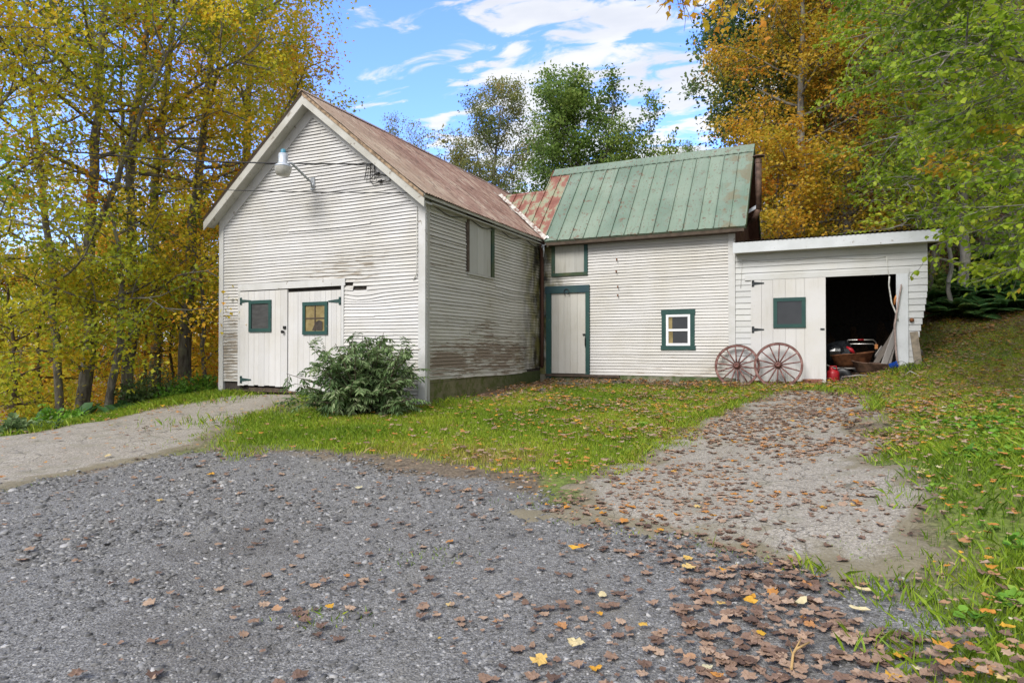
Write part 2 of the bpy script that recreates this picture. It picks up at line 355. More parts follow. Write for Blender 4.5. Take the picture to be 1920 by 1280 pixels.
M['leaf_beech'] = leafmat('bright_green_beech_leaf', [(.05, (.09, .17, .018)), (.5, (.29, .42, .028)), (.82, (.50, .53, .05)), (.95, (.75, .45, .05))], .5)
M['leaf_shrub'] = leafmat('dull_green_shrub_leaf', [(.1, (.06, .12, .04)), (.45, (.16, .25, .095)), (.75, (.27, .36, .16)), (.95, (.42, .46, .27))], .4)
M['leaf_fern'] = leafmat('fern_frond', [(0.1, (0.038, 0.106, 0.032)), (0.6, (0.086, 0.202, 0.064)), (0.9, (0.25, 0.269, 0.072))], .3)
M['leaf_weed'] = leafmat('broad_weed_leaf', [(0.05, (0.062, 0.172, 0.018)), (0.5, (0.156, 0.342, 0.032)), (0.9, (0.354, 0.486, 0.072))], .35)
M['leaf_brown'] = leafmat('dry_brown_leaf', [(.05, (.07, .035, .02)), (.5, (.15, .075, .035)), (.9, (.26, .13, .03))], .2)
b = NB('fallen_leaf'); t = b.attr('t'); v = b.noise(40, 3)
c = b.ramp(t, [(.0, (.09, .055, .042)), (.3, (.20, .125, .09)), (.5, (.34, .225, .155)), (.62, (.42, .30, .215)), (.72, (.42, .20, .075)), (.84, (.52, .22, .03)), (.93, (.62, .36, .035)), (1., (.62, .56, .36))])
M['litter'] = b.leafy(b.mx(b.mr(v, .4, .7, 0, .4), c, b.mx(.5, c, (.07, .04, .025))), .12, .6, .3)
b = NB('grass_blade'); t = b.attr('t'); M['grass'] = b.leafy(b.ramp(t, [(.0, (.11, .20, .018)), (.45, (.27, .40, .032)), (.75, (.42, .48, .045)), (.92, (.50, .45, .10)), (1., (.48, .37, .17))]), .35, .5)
b = NB('slate_chip'); t = b.attr('t'); n = b.noise(60, 3)
M['chip'] = b.done(b.mx(b.mr(n, .35, .7, 0, .35), b.ramp(t, [(0., (.07, .068, .066)), (.5, (.17, .167, .163)), (.8, (.28, .276, .27)), (.95, (.33, .325, .315)), (1., (.42, .41, .40))]), (.05, .05, .055)), .75)
# ground
b = NB('soil_and_turf'); t = b.attr('grass'); d = b.attr('dry'); n = b.noise(2.4, 6); n2 = b.noise(30, 5); n3 = b.noise(120, 3)
soil = b.mx(b.mr(n2, .3, .7), (.09, .07, .05), (.22, .175, .125)); turf = b.mx(b.mr(n2, .3, .7), (.085, .125, .02), (.19, .26, .04)); turf = b.mx(b.mr(n, .45, .7, 0, .5), turf, (.20, .19, .06))
lit = b.mx(b.mr(n2, .35, .65), (.08, .05, .03), (.24, .13, .065)); c = b.mx(t, soil, turf); c = b.mx(d, c, lit)
M['soil'] = b.done(c, .95, b.bump(n3, .6, .02))
b = NB('crushed_slate_gravel'); v = b.n('ShaderNodeTexVoronoi', 1, None, Vector=b.co(), Scale=75.); v2 = b.n('ShaderNodeTexVoronoi', 1, None, Vector=b.co(), Scale=190.); big = b.noise(.8, 4); e = b.attr('edge'); h = b.vor(75, None, 'F1'); hh = b.noise(200, 3)
g1_ = b.n('ShaderNodeSeparateColor', 0, None, i0=v); g2_ = b.n('ShaderNodeSeparateColor', 1, None, i0=v2)
c = b.ramp(b.ma('ADD', b.mul(g1_, .6), b.mul(g2_, .4)), [(.1, (.075, .073, .071)), (.5, (.175, .171, .166)), (.8, (.27, .265, .26)), (.97, (.38, .375, .365))])
c = b.mx(b.mr(big, .48, .66, 0, .6), c, (.105, .098, .09)); c = b.mx(b.mr(b.noise(2.6, 5, b.co((1, .35, 1))), .52, .68, 0, .55), c, (.20, .19, .17)); c = b.mx(b.mr(b.ma('ADD', e, b.mul(big, .4)), .75, 1.2, 0, .8), c, (.20, .165, .125))
M['gravel'] = b.done(c, .85, b.bump(b.ma('ADD', h, b.mul(hh, .5)), .8, .012))
b = NB('old_cracked_asphalt'); n = b.noise(1.1, 5); f = b.noise(160, 3); e = b.attr('edge'); wv = b.n('ShaderNodeVectorMath', 0, {'operation': 'ADD'}, i0=b.co(), i1=b.n('ShaderNodeVectorMath', 0, {'operation': 'SCALE'}, i0=b.n('ShaderNodeTexNoise', 1, None, Vector=b.co(), Scale=2.2, Detail=4.), i3=.45))
cr = b.vor(1.5, wv, 'DISTANCE_TO_EDGE'); cr2 = b.vor(4.3, wv, 'DISTANCE_TO_EDGE')
c = b.mx(b.mr(n, .3, .7), (.36, .32, .265), (.47, .425, .36)); c = b.mx(b.mr(f, .35, .65), b.mx(.5, c, (.12, .112, .10)), c); md = b.noise(42, 4, None, .75); c = b.mx(b.mr(md, .38, .60, .75, 0), c, (.13, .115, .095)); c = b.mx(b.mr(b.noise(55, 3), .58, .68, 0, .7), c, (.52, .49, .44))
c = b.mx(b.mr(b.noise(3.3, 5), .5, .68, 0, .55), c, (.21, .195, .14)); crk = b.mul(b.ma("MAXIMUM", b.mul(b.mr(cr, .016, .003), b.mr(n, .42, .55)), b.mul(b.mr(cr2, .016, .003), b.mr(n, .46, .58))), .5)
c = b.mx(crk, c, (.035, .030, .022)); c = b.mx(b.mr(b.ma('ADD', e, b.mul(b.noise(5, 4), .7)), .7, 1.15, 0, .8), c, (.17, .145, .09))
M['asphalt'] = b.done(c, .9, b.bump(b.ma('ADD', b.mul(md, .6), b.mul(crk, -1.)), .8, .012))

# ------------------------------------------------------------------ buildings (frame coordinates)
def fgz(x, y): p = f2w((x, y, 0)); return g1(p[0], p[1])
def siding(P, a0, a1, z0, z1, expo, prot, holes=(), seg=.34, seed=1, warp=1.0, extra=None, loose=.0):
    """clapboards: every course a tilted board with its lower edge proud of the wall; P(a, z, n) places a point.
    a0/a1/z0 may be functions (z or a) for gable slopes, ragged ends and a stepped foot"""
    mb = MB(); rg = random.Random(seed); k = 0; z = z0 if not callable(z0) else min(z0(a) for a in np.linspace(-6, 10, 33))
    fa0 = a0 if callable(a0) else (lambda z: a0); fa1 = a1 if callable(a1) else (lambda z: a1); fz0 = z0 if callable(z0) else (lambda a: z0)
    def wz(a, zz): return warp*((vn(a*.55, zz*.8, seed)-.5)*.034+(vn(a*2.3, zz*3.1, seed+3)-.5)*.010)+(extra(a, zz) if extra else 0)
    def wn(a, zz): return warp*((vn(a*.5, zz*1.2, seed+8)-.5)*.022)
    while z < z1:
        zt = min(z+expo, z1); zm = (z+zt)/2; segs = [(fa0(zm), fa1(zm))]
        for ha, hb, hz0, hz1 in holes:
            if hz0 < zm < hz1:
                nsg = []
                for s0, s1 in segs:
                    if hb <= s0 or ha >= s1: nsg.append((s0, s1)); continue
                    if ha > s0: nsg.append((s0, ha))
                    if hb < s1: nsg.append((hb, s1))
                segs = nsg
        for s0, s1 in segs:
            if s1-s0 < .02: continue
            cuts = [s0]; c = s0+rg.uniform(.6, 3.4)
            while c < s1-.3: cuts.append(c); c += rg.uniform(1.4, 3.8)
            cuts.append(s1)
            for q0, q1 in zip(cuts[:-1], cuts[1:]):
                mb.tone = rg.random(); dz = rg.uniform(-.003, .003); dn = rg.uniform(-.002, .003)
                n = max(1, int(math.ceil((q1-q0)/seg))); aa = np.linspace(q0, q1, n+1)
                if loose and rg.random() < loose: dz -= .012; dn += .008
                ok = [zm > fz0(a) for a in aa]; vs = []
                for i, a in enumerate(aa):
                    if not callable(a0) and not callable(a1): aj = a
                    else: aj = a
                    g = .0006 if 0 < i < n else .0
                    b_ = z+wz(aj, z)+dz; t_ = zt+wz(aj, zt)+.004; nn = wn(aj, z)
                    vs += [P(aj, t_, .001+nn), P(aj, b_, prot+dn+nn), P(aj, b_, -.004)]
                f1 = [(3*i, 3*i+1, 3*i+4, 3*i+3) for i in range(n) if ok[i] or ok[i+1]]
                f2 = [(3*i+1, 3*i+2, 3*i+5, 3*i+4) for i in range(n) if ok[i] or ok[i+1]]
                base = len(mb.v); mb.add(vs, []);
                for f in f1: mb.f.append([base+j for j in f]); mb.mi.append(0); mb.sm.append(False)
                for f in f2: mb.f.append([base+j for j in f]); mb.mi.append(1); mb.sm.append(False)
        z += expo; k += 1
    return mb
def vboards(P, a0, a1, z0, z1, wd, th=.03, seed=1, bot=None, gap=.004):
    """a door of vertical boards: each a slab of its own width, small gaps between"""
    mb = MB(); rg = random.Random(seed); a = a0
    while a < a1-.02:
        b_ = min(a1, a+wd*rg.uniform(.8, 1.2)); 
        if a1-b_ < wd*.4: b_ = a1
        mb.tone = rg.random(); d = rg.uniform(0, .004); zb = z0+(rg.uniform(-.012, .012) if bot else 0)+(bot((a+b_)/2) if bot else 0)
        q = [P(a+gap/2, zb, 0), P(b_-gap/2, zb, 0), P(b_-gap/2, z1, 0), P(a+gap/2, z1, 0)]
        o = np.array(P(0, 0, th+d))-np.array(P(0, 0, 0)); mb.prism(q, o); a = b_
    mb.prism([P(a0, z0+.03, -.004), P(a1, z0+.03, -.004), P(a1, z1-.002, -.004), P(a0, z1-.002, -.004)], np.array(P(0, 0, .003))-np.array(P(0, 0, 0)))
    return mb
def pbox(P, a0, a1, z0, z1, n0, n1, mb=None):
    mb = mb or MB(); q = [P(a0, z0, n0), P(a1, z0, n0), P(a1, z1, n0), P(a0, z1, n0)]
    return mb.prism(q, np.array(P(0, 0, n1))-np.array(P(0, 0, n0)))
def frame4(P, a0, a1, z0, z1, w, n0, n1, wb=None, side_over=False):
    wb = wb or w; mb = MB()
    pbox(P, a0, a0+w, z0+wb, z1-w, n0, n1, mb); pbox(P, a1-w, a1, z0+wb, z1-w, n0, n1, mb)
    pbox(P, a0, a1, z1-w, z1, n0, n1+.003, mb); pbox(P, a0, a1, z0, z0+wb, n0, n1+.002, mb); return mb
def hinge(P, a, z, n, dirn, L=.26, h=.15):
    mb = MB(); pbox(P, a, a+dirn*.05, z-h/2, z+h/2, n, n+.008, mb)
    s = a+dirn*.05; q = [P(s, z-.035, n), P(s+dirn*L, z-.012, n), P(s+dirn*L, z+.012, n), P(s, z+.035, n)]
    mb.prism(q, np.array(P(0, 0, n+.007))-np.array(P(0, 0, n))); 
    for d in (.02, L*.5, L*.9):
        c = np.array(P(s+dirn*d, z, n+.007)); e = np.array(P(s+dirn*d, z, n+.013)); mb.tube([c, e], .007, 6)
    for zz in (z-h*.33, z+h*.33): mb.tube([P(a+dirn*.012, zz-.02, n+.012), P(a+dirn*.012, zz+.02, n+.012)], .009, 6)
    return mb
PF = lambda a, z, n: (a, -n, z)                 # gable wall
PS = lambda a, z, n: (n, a, z)                  # side wall
PD = lambda a, z, n: (a, Y0-n, z)               # ell wall
YS = Y0-.005
PH = lambda a, z, n: (a, YS-n, z)               # shed wall
W0, XR, ZR, LB = -5.2, -2.62, 6.37, 8.8         # barn: left wall, ridge, ridge height, length
SL = (ZR-4.12)/(.17-XR)                          # roof slope
def zroof(x): return ZR-SL*abs(x-XR)
# ================= the barn
barn = thing('barn', 'white clapboard barn with a steep gable and a faded red corrugated roof', 'barn', (-2.6, 0, .35))
foot = lambda a: .72+(.425-.725)*sst(-5.0, -.1, a)+.0
dl0, dl1 = Fp(452, 600)[0], Fp(541.5, 600)[0]; dr1 = Fp(641, 600)[0]; dtop = Fp(500, 544)[1]
fo0, fo1 = Fp(448, 600)[0], Fp(646, 600)[0]; lz0 = dtop+.01; lz1 = lz0+.14
def sag(a, z): return -.075*np.exp(-((a+1.45)/.38)**2-((z-2.48)/.10)**2)-.035*np.exp(-((a+1.2)/.9)**2-((z-2.35)/.35)**2)+.02*np.exp(-((a+2.6)/1.2)**2-((z-2.95)/.3)**2)
gx = lambda z: min(.0, XR+(zroof(0)-.12-z)/SL+ (0-XR)) if z > 4 else 0
topz = zroof(0)-.10
gl = lambda z: max(W0, XR-(ZR-.10-z)/SL); gr = lambda z: min(0, XR+(ZR-.10-z)/SL)
holes = [(fo0, fo1, .2, lz1), (-1.84, -1.62, 2.63, 2.69), (-1.62, -1.30, 2.57, 2.63)]
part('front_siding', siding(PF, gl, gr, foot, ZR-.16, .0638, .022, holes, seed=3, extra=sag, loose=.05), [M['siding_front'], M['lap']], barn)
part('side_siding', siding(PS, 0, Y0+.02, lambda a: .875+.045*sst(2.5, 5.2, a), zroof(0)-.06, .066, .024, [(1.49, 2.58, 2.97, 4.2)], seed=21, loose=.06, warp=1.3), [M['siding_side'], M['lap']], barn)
mb = MB(); mb.prism([(W0, .03, .45), (0-.02, .03, .45), (0-.02, .03, zroof(0)-.1), (XR, .03, ZR-.12), (W0, .03, zroof(W0)-.1)], (0, .06, 0))
mb.bx(-.08, -.02, .09, LB, .4, zroof(0)-.1); mb.bx(W0, W0+.06, .09, LB, .45, zroof(W0)-.1); mb.bx(W0, 0, LB-.06, LB, .5, zroof(0)-.1)
mb.prism([(W0, LB, zroof(0)-.1), (0, LB, zroof(0)-.1), (XR, LB, ZR-.12)], (0, -.05, 0)); part('wall', mb, M['backing'], barn)
# corner boards and rake trim
for x0, x1, z0 in ((W0-.012, W0+.115, .50), (-.125, .022, .36)):
    mb = MB(); mb.bx(x0, x1, -.034, .03, z0, zroof(x0 if x0 < -3 else x1)-.1); part('corner_board', mb, M['trim'], barn)
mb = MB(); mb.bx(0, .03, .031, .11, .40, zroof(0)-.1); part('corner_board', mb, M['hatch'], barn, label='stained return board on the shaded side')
def slope_strip(s, wd, y0, y1, off, mb, xe):
    """board following the gable slope, s = -1 left / 1 right"""
    e = XR+s*(xe-XR) if False else xe
    q = [(XR, y0, ZR-off), (e, y0, zroof(e)-off), (e, y0, zroof(e)-off-wd), (XR, y0, ZR-off-wd)]
    return mb.prism(q, (0, y1-y0, 0))
for s, xe in ((-1, W0-.02), (1, .03)):
    part('frieze_board', slope_strip(s, .26, -.032, .02, .12, MB(), xe), M['trim'], barn)
    xo = W0-.17 if s < 0 else .17
    part('barge_board', slope_strip(s, .17, -.30, -.272, .045, MB(), xo), M['rake'], barn)
    mb = MB(); q = [(XR, -.272, ZR-.118), (xo, -.272, zroof(xo)-.118), (xo, -.272, zroof(xo)-.136), (XR, -.272, ZR-.136)]; mb.prism(q, (0, .236, 0)); part('soffit', mb, M['rake'], barn)
# eave trim of the right side: rafter boards in shade
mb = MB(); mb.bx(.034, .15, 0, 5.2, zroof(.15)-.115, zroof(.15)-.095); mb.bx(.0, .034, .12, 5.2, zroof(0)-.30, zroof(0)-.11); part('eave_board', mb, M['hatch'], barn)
# corrugated roof
def corrugated(x0, z0, x1, z1, ya, yb, per=.076, amp=.011, rows=7, up=.035, seed=2):
    ny = int((yb-ya)/per*8); ys = np.linspace(ya, yb, ny); fx = np.linspace(0, 1, rows); V = []; 
    nx_, nz_ = -(z1-z0), (x1-x0); L = math.hypot(nx_, nz_); nx_, nz_ = nx_/L*np.sign(nz_), abs(nz_)/L
    for f in fx:
        w = up+amp*np.sin(2*np.pi*ys/per)+(vn(ys*.8, f*4+0*ys, seed)-.5)*.02
        lap = .006*((f*3) % 1 < .5)
        jag = (vn(ys*6, 0*ys, seed+5)-.5)*.02 if f in (0., 1.) and f == fx[-1] else 0
        V.append(np.stack([x0+(x1-x0)*f+nx_*(w+lap)+jag, ys, z0+(z1-z0)*f+nz_*(w+lap)], 1))
    V = np.concatenate(V); i, j = np.meshgrid(np.arange(rows-1), np.arange(ny-1), indexing='ij'); a = (i*ny+j).ravel()
    return V, np.stack([a, a+1, a+ny+1, a+ny], 1)
def roof_np(name, V, F, mat, root):
    me = mesh_np(name, V-BASE[root.name], F, None, True); me.materials.append(mat); o = bpy.data.objects.new(name, me); link(o, root); return o
xo = .19
roofR = roof_np('roof', *corrugated(XR, ZR, xo, zroof(xo), -.315, LB+.2), M['roof_red'], barn)
roof_np('roof', *corrugated(XR, ZR, W0-.19, zroof(W0-.19), -.315, LB+.2, seed=9), M['roof_red'], barn)
for s, xe in ((-1, W0-.17), (1, .17)):
    mb = MB(); mb.prism([(XR, -.27, ZR-.04), (xe, -.27, zroof(xe)-.04), (xe, -.27, zroof(xe)+.012), (XR, -.27, ZR+.012)], (0, LB+.4, 0)); part('roof_deck', mb, M['rake'], barn)
mb = MB(); mb.prism([(XR-.12, -.33, ZR-.02), (XR, -.33, ZR+.075), (XR+.12, -.33, ZR-.02), (XR, -.33, ZR+.055)], (0, LB+.5, 0)); part('ridge_cap', mb, M['roof_red'], barn, roofR)
mb = MB()
for s, xe in ((1, .17),): mb.prism([(XR, -.318, ZR+.015), (xe, -.318, zroof(xe)+.015), (xe, -.318, zroof(xe)-.05), (XR, -.318, ZR-.05)], (0, .016, 0))
part('rusty_drip_edge', mb, plain('rusty_drip_edge', (.27, .19, .12), .8, .1, var=.5, scale=12), barn, roofR)
# foundation along the side wall and under the gable
mb = MB(); mb.bx(-.02, .012, .08, Y0-.02, .2, .875)
part('foundation', mb, M['concrete'], barn)
mb = MB(); mb.bx(W0+.1, -.13, .06, .12, .1, .7); part('foundation', mb, M['dark_wood'], barn)
# double doors
mb = MB(); pbox(PF, fo0, fo1+.03, lz0, lz1, 0, .03, mb); part('door_lintel', mb, M['trim'], barn)
mb = MB(); pbox(PF, fo0, dl0-.004, .66, lz0, 0, .028, mb); part('door_jamb', mb, M['trim'], barn)
mb = MB(); pbox(PF, dr1+.004, fo1, .55, lz0, 0, .028, mb); part('door_jamb', mb, M['trim'], barn)
mb = MB(); pbox(PF, dl0, dr1, .55, .585, -.02, .05, mb); pbox(PF, dl0+.25, dr1-.1, .585, .63, -.02, .02, mb); part('door_sill', mb, M['dark_wood'], barn)
mb = MB(); pbox(PF, dl0, dr1, .5, lz0, -.035, -.03, mb); part('dark_gap', mb, M['backing'], barn)
def window(P, px, fn, parent, root, mat, pane, inset=.026, w=.07, muntins=None, n=.03):
    (x0, y0), (x1, y1) = px; a0, z1 = fn(x0, y0); a1, z0 = fn(x1, y1)
    f = part('window_frame', frame4(P, a0, a1, z0, z1, w, n, n+inset), mat, root, parent)
    p = part('window_pane', pbox(P, a0+w, a1-w, z0+w, z1-w, n+.001, n+.006), pane, root, parent)
    if muntins:
        mb = MB(); m = (a0+a1)/2; h = (z0+z1)/2
        pbox(P, m-.012, m+.012, z0+w, z1-w, n+.006, n+.018, mb); pbox(P, a0+w, m-.012, h-.012, h+.012, n+.006, n+.017, mb); pbox(P, m+.012, a1-w, h-.012, h+.012, n+.006, n+.017, mb)
        part('muntin', mb, M['dark_wood'], root, parent)
    return a0, a1, z0, z1
zb_l, zb_r = Fp(455, 720)[1], Fp(542, 725)[1]
dl = part('door', vboards(PF, dl0, dl1-.006, .685, dtop-.012, .145, .03, 4, bot=lambda a: -.01), M['door'], barn, label='left door leaf with a dark screened window')
window(PF, ((470, 564), (511.5, 622)), Fp, dl, barn, M['green'], M['screen'])
for py in (565, 711): part('hinge', hinge(PF, Fp(453, py)[0]+.0, Fp(453, py)[1], .036, 1), M['hinge'], barn, dl)
mb = MB(); a, z = Fp(536.5, 614); pbox(PF, a-.035, a+.035, z-.03, z+.03, .03, .055, mb); part('latch', mb, M['black_iron'], barn, dl)
mb = MB(); a, z = Fp(534.5, 622); mb.tube([PF(a, z, .03), PF(a, z, .07)], .02, 8); mb.lathe([(0, 0), (.032, .006), (.034, .02), (.02, .03), (0, .03)], PF(a, z, .065), 10, np.array([[1, 0, 0], [0, 0, -1], [0, 1, 0]])); part('handle', mb, M['black_iron'], barn, dl)
dr = part('door', vboards(PF, dl1+.012, dr1, .60, dtop-.07, .145, .026, 9, bot=lambda a: -.02), M['door'], barn, label='right door leaf hanging low behind the shrub')
window(PF, ((570.5, 567), (617, 627)), Fp, dr, barn, M['green'], M['paper'], muntins=True)
part('hinge', hinge(PF, Fp(641.5, 564)[0], Fp(641, 564)[1], .034, -1), M['hinge'], barn, dr)
mb = MB(); mb.prism([PF(Fp(590, 0)[0], Fp(593, 619)[1], .042), PF(Fp(609, 0)[0], Fp(607, 619)[1], .042), PF(Fp(609, 0)[0], Fp(607, 603)[1], .042), PF(Fp(603, 0)[0], Fp(604, 600)[1], .042), PF(Fp(596, 0)[0], Fp(597, 604)[1], .042)], (0, -.003, 0)); part('torn_screen', mb, M['backing'], barn, dr)
# loft hatch in the side wall
mb = MB(); pbox(PS, 1.44, 1.53, 2.98, 4.08, .0, .05, mb); pbox(PS, 1.44, 2.52, 4.06, 4.12, 0, .05, mb); part('hatch_frame', mb, M['dark_wood'], barn)
mb = MB(); pbox(PS, 2.50, 2.62, 2.94, 4.03, 0, .055, mb); part('hatch_frame', mb, M['green_mossy'], barn, label='green board on the right of the loft hatch')
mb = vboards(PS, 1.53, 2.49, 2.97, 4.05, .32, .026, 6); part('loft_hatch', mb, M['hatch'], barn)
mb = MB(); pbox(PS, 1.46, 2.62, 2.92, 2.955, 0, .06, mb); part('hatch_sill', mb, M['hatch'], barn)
# flashing up the valley, gutter scrap
ex0, ez0, ez1, ey0, ey1 = 0, 4.08, 6.42, 4.96, 7.08
ESL = (ez1-ez0)/(ey1-ey0)
def zell(y): return ez0+ESL*(y-ey0)
vy = np.linspace(4.93, 6.40, 14); vx = XR+(ZR-np.array([zell(y) for y in vy]))/SL
mb = MB(); vs = []; rr = random.Random(5)
for y, x in zip(vy, vx):
    j = rr.uniform(-.02, .02); vs += [(x-.26+j*2, y-.02, zroof(x-.26)+.085), (x-.02, y+.0, zroof(x)+.080), (x+.05, y+.05+j, zell(y+.05)+.085)]
fs = []
for i in range(13): fs += [(3*i, 3*i+1, 3*i+4, 3*i+3), (3*i+1, 3*i+2, 3*i+5, 3*i+4)]
mb.add(vs, fs); part('valley_flashing', mb, M['flashing'], barn, roofR)
# conduit dropping down the corner, drooping cable along the eave
a, z = Fp(792, 372); mb = MB(); mb.tube([PF(-.16, 4.0, .02), PF(-.15, 3.6, .045), PF(-.15, 2.9, .045), PF(-.17, 2.75, .035), PF(-.25, 2.68, .02)], .009, 6); part('conduit', mb, M['pale_cable'], barn)
mb = MB(); mb.tube([(.05, y, zroof(0)-.22-.09*math.sin((y-.1)/1.35*math.pi)**2) for y in np.linspace(.12, 5.1, 24)], .008, 6); part('eave_cable', mb, M['cable'], barn)
# black drain pipe in the inner corner
mb = MB(); mb.tube([(.14, 4.98, 4.02), (.10, 5.10, 3.9), (.085, 5.17, 3.6), (.085, 5.18, 2.2), (.08, 5.17, 1.0)], .045, 8); part('downpipe', mb, M['gable_brown'], barn)
# ================= the ell with the green roof
ell = thing('workshop', 'white clapboard side building with a green standing seam roof and one plank door', 'outbuilding', (2.4, Y0, .6))
XE = 4.66; XG = XE+.28
d0, d1 = .18, 1.32; dz0, dz1 = .80, 2.98
u0, u1, uz0, uz1 = .32, 1.27, 3.23, 4.02
w_ = (Dp(1241, 582), Dp(1303, 656)); 
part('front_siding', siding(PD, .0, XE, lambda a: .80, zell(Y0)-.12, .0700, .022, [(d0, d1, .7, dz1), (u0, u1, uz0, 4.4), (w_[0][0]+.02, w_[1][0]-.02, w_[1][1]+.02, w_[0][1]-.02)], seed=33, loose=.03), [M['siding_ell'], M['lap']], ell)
EB = 9.0
mb = MB(); mb.bx(0, XE-.02, Y0+.02, Y0+.08, .75, zell(Y0)-.1); mb.bx(XE-.1, XE-.03, Y0+.09, EB, .75, 4.0); mb.bx(0, XE-.02, EB, EB+.06, .8, 4.0); part('wall', mb, M['backing'], ell)
mb = MB(); rg = random.Random(3); y = Y0
while y < EB:
    yb = min(EB, y+rg.uniform(.13, .2)); zt = lambda q: min(zell(q), ez1-ESL*(q-ey1))-.1
    mb.prism([(XE-.02, y, .8), (XE-.02, yb-.006, .8), (XE-.02, yb-.006, zt(yb)), (XE-.02, y, zt(y))], (.03+rg.uniform(0, .006), 0, 0)); y = yb
part('gable_wall', mb, M['gable_brown'], ell)
mb = MB(); mb.bx(XE-.11, XE+.035, Y0-.034, Y0+.03, .78, zell(Y0)-.13); part('corner_board', mb, M['trim'], ell)
mb = MB(); mb.bx(.016, .09, Y0-.03, Y0+.02, .95, 3.9); part('corner_board', mb, M['gable_brown'], ell, label='algae-blackened board in the inner corner')
mb = MB(); mb.bx(-.02, XE+.02, Y0-.03, Y0+.3, .3, .79); part('foundation', mb, M['footing'], ell)
# roof: deck, panels with seams, ridge cap
def eplane(x, y, up=0.):   # a point up mm above the front slope
    n = np.array([0, -ESL, 1])/math.hypot(1, ESL); return np.array([x, y, zell(y)])+n*up
def eback(x, y, up=0.):
    n = np.array([0, ESL, 1])/math.hypot(1, ESL); return np.array([x, y, ez1-ESL*(y-ey1)])+n*up
def skew(x, f): return x+f*(.10 if x < 1 else .10*max(0, (3-x)/2))      # the old roof runs slightly out of square
mb = MB(); mb.prism([eplane(-.0, ey0+.02, -.09), eplane(XG-.02, ey0+.02, -.09), eplane(XG-.02, ey1, -.09), eplane(-.3, ey1, -.09)], eplane(0, 0, .085)-eplane(0, 0, 0))
mb.prism([eback(-.3, ey1+.01, -.09), eback(XG-.02, ey1+.01, -.09), eback(XG-.02, 9.2, -.09), eback(-.3, 9.2, -.09)], eback(0, 0, .085)-eback(0, 0, 0)); part('roof_deck', mb, M['gable_brown'], ell)
def panels(xa, xb, n, ya, yb, mat, name, parent=None, lab=None):
    mb = MB(); xs = np.linspace(xa, xb, n+1); rg = random.Random(n)
    for i in range(n):
        mb.tone = rg.random(); vs = []
        for k in range(9):
            f = k/8; y = ya+(yb-ya)*f
            for j in range(3): vs.append(eplane(xs[i]+(xs[i+1]-xs[i])*j/2, y, .012+(.006 if j == 1 else 0)+(vn(xs[i]*2+j, y*1.5, 4)-.5)*.016))
        mb.add(vs, [(k*3+j, k*3+j+1, k*3+j+4, k*3+j+3) for k in range(8) for j in range(2)])
    for x in xs:
        mb.tone = rg.random(); q = [eplane(x-.012, ya-.002, .008), eplane(x+.012, ya-.002, .008), eplane(x+.008, ya-.002, .048), eplane(x-.008, ya-.002, .048)]
        mb.prism(q, eplane(x, yb, 0)-eplane(x, ya-.002, 0))
    q = [eplane(xa, ya-.004, -.05), eplane(xb, ya-.004, -.05), eplane(xb, ya-.004, .016), eplane(xa, ya-.004, .016)]; mb.prism(q, (0, .012, 0))
    return part(name, mb, mat, ell, parent, lab)
roofE = panels(.24, XG, 14, ey0, ey1-.015, M['roof_green'], 'roof')
# rusted panels left of it, and the lower joining roof that dies into the barn's valley
mb = MB(); rg = random.Random(8)
def valley_x(y): return XR+(ZR-zell(y))/SL
cols = list(np.arange(.24, -2.1, -.29))
for xa, xb in zip(cols[1:], cols[:-1]):
    top = ey1-.015 if xb > -.2 else 6.42
    yv = [max(ey0, min(top, ey0+(zroof(x)-ez0)/ESL)) if x < .19 else ey0 for x in (xa, xb)]
    if yv[1] >= top-.01: continue
    mb.tone = rg.random(); vs = []
    for k in range(7):
        for x, y0_ in ((xa, yv[0]), (xb, yv[1])):
            y = y0_+(top-y0_)*k/6; vs.append(eplane(x, y, .014+(vn(x*2, y*2, 6)-.5)*.014))
    mb.add(vs, [(2*k, 2*k+1, 2*k+3, 2*k+2) for k in range(6)])
    if yv[0] < top-.03: mb.prism([eplane(xa-.011, yv[0], .008), eplane(xa+.011, yv[0], .008), eplane(xa+.008, yv[0], .045), eplane(xa-.008, yv[0], .045)], eplane(0, top, 0)-eplane(0, yv[0], 0))
part('roof', mb, M['roof_rust'], ell, label='rust-streaked panels where the roof meets the barn')
mb = MB(); mb.prism([(-1.95, 6.36, zell(6.36)+.03), (-.3, 6.36, zell(6.36)+.03), (-.3, 6.46, zell(6.42)+.05), (-1.95, 6.46, zell(6.42)+.05)], (0, .02, -.03)); mb.prism([(-2.0, 6.45, zell(6.42)+.03), (-.3, 6.45, zell(6.42)+.03), (-.3, 8.0, zell(6.42)-1.6), (-2.0, 8.0, zell(6.42)-1.6)], (0, .0, -.03)); part('ridge_cap', mb, M['roof_rust'], ell, label='low rusted ridge beside the barn roof')
mb = MB(); xs = np.linspace(-.32, XG+.02, 70)
vs = []
for i, x in enumerate(xs):
    u = .030+(.016 if i % 2 else 0); vs += [eplane(x, ey1-.20, u-.006), eplane(x, ey1-.19, u+.01), np.array([x, ey1, ez1+.05]), eback(x, ey1+.18, .03)]
mb.add(vs, [(4*i+j, 4*i+j+4, 4*i+j+5, 4*i+j+1) for i in range(69) for j in range(3)]); part('ridge_cap', mb, M['roof_green'], ell, roofE)
mb = MB(); mb.prism([eback(-.3, ey1, .012), eback(XG, ey1, .012), eback(XG, 9.22, .012), eback(-.3, 9.22, .012)], (0, 0, .01)); part('roof', mb, M['roof_rust'], ell, label='back slope of the green roof')
mb = MB(); 
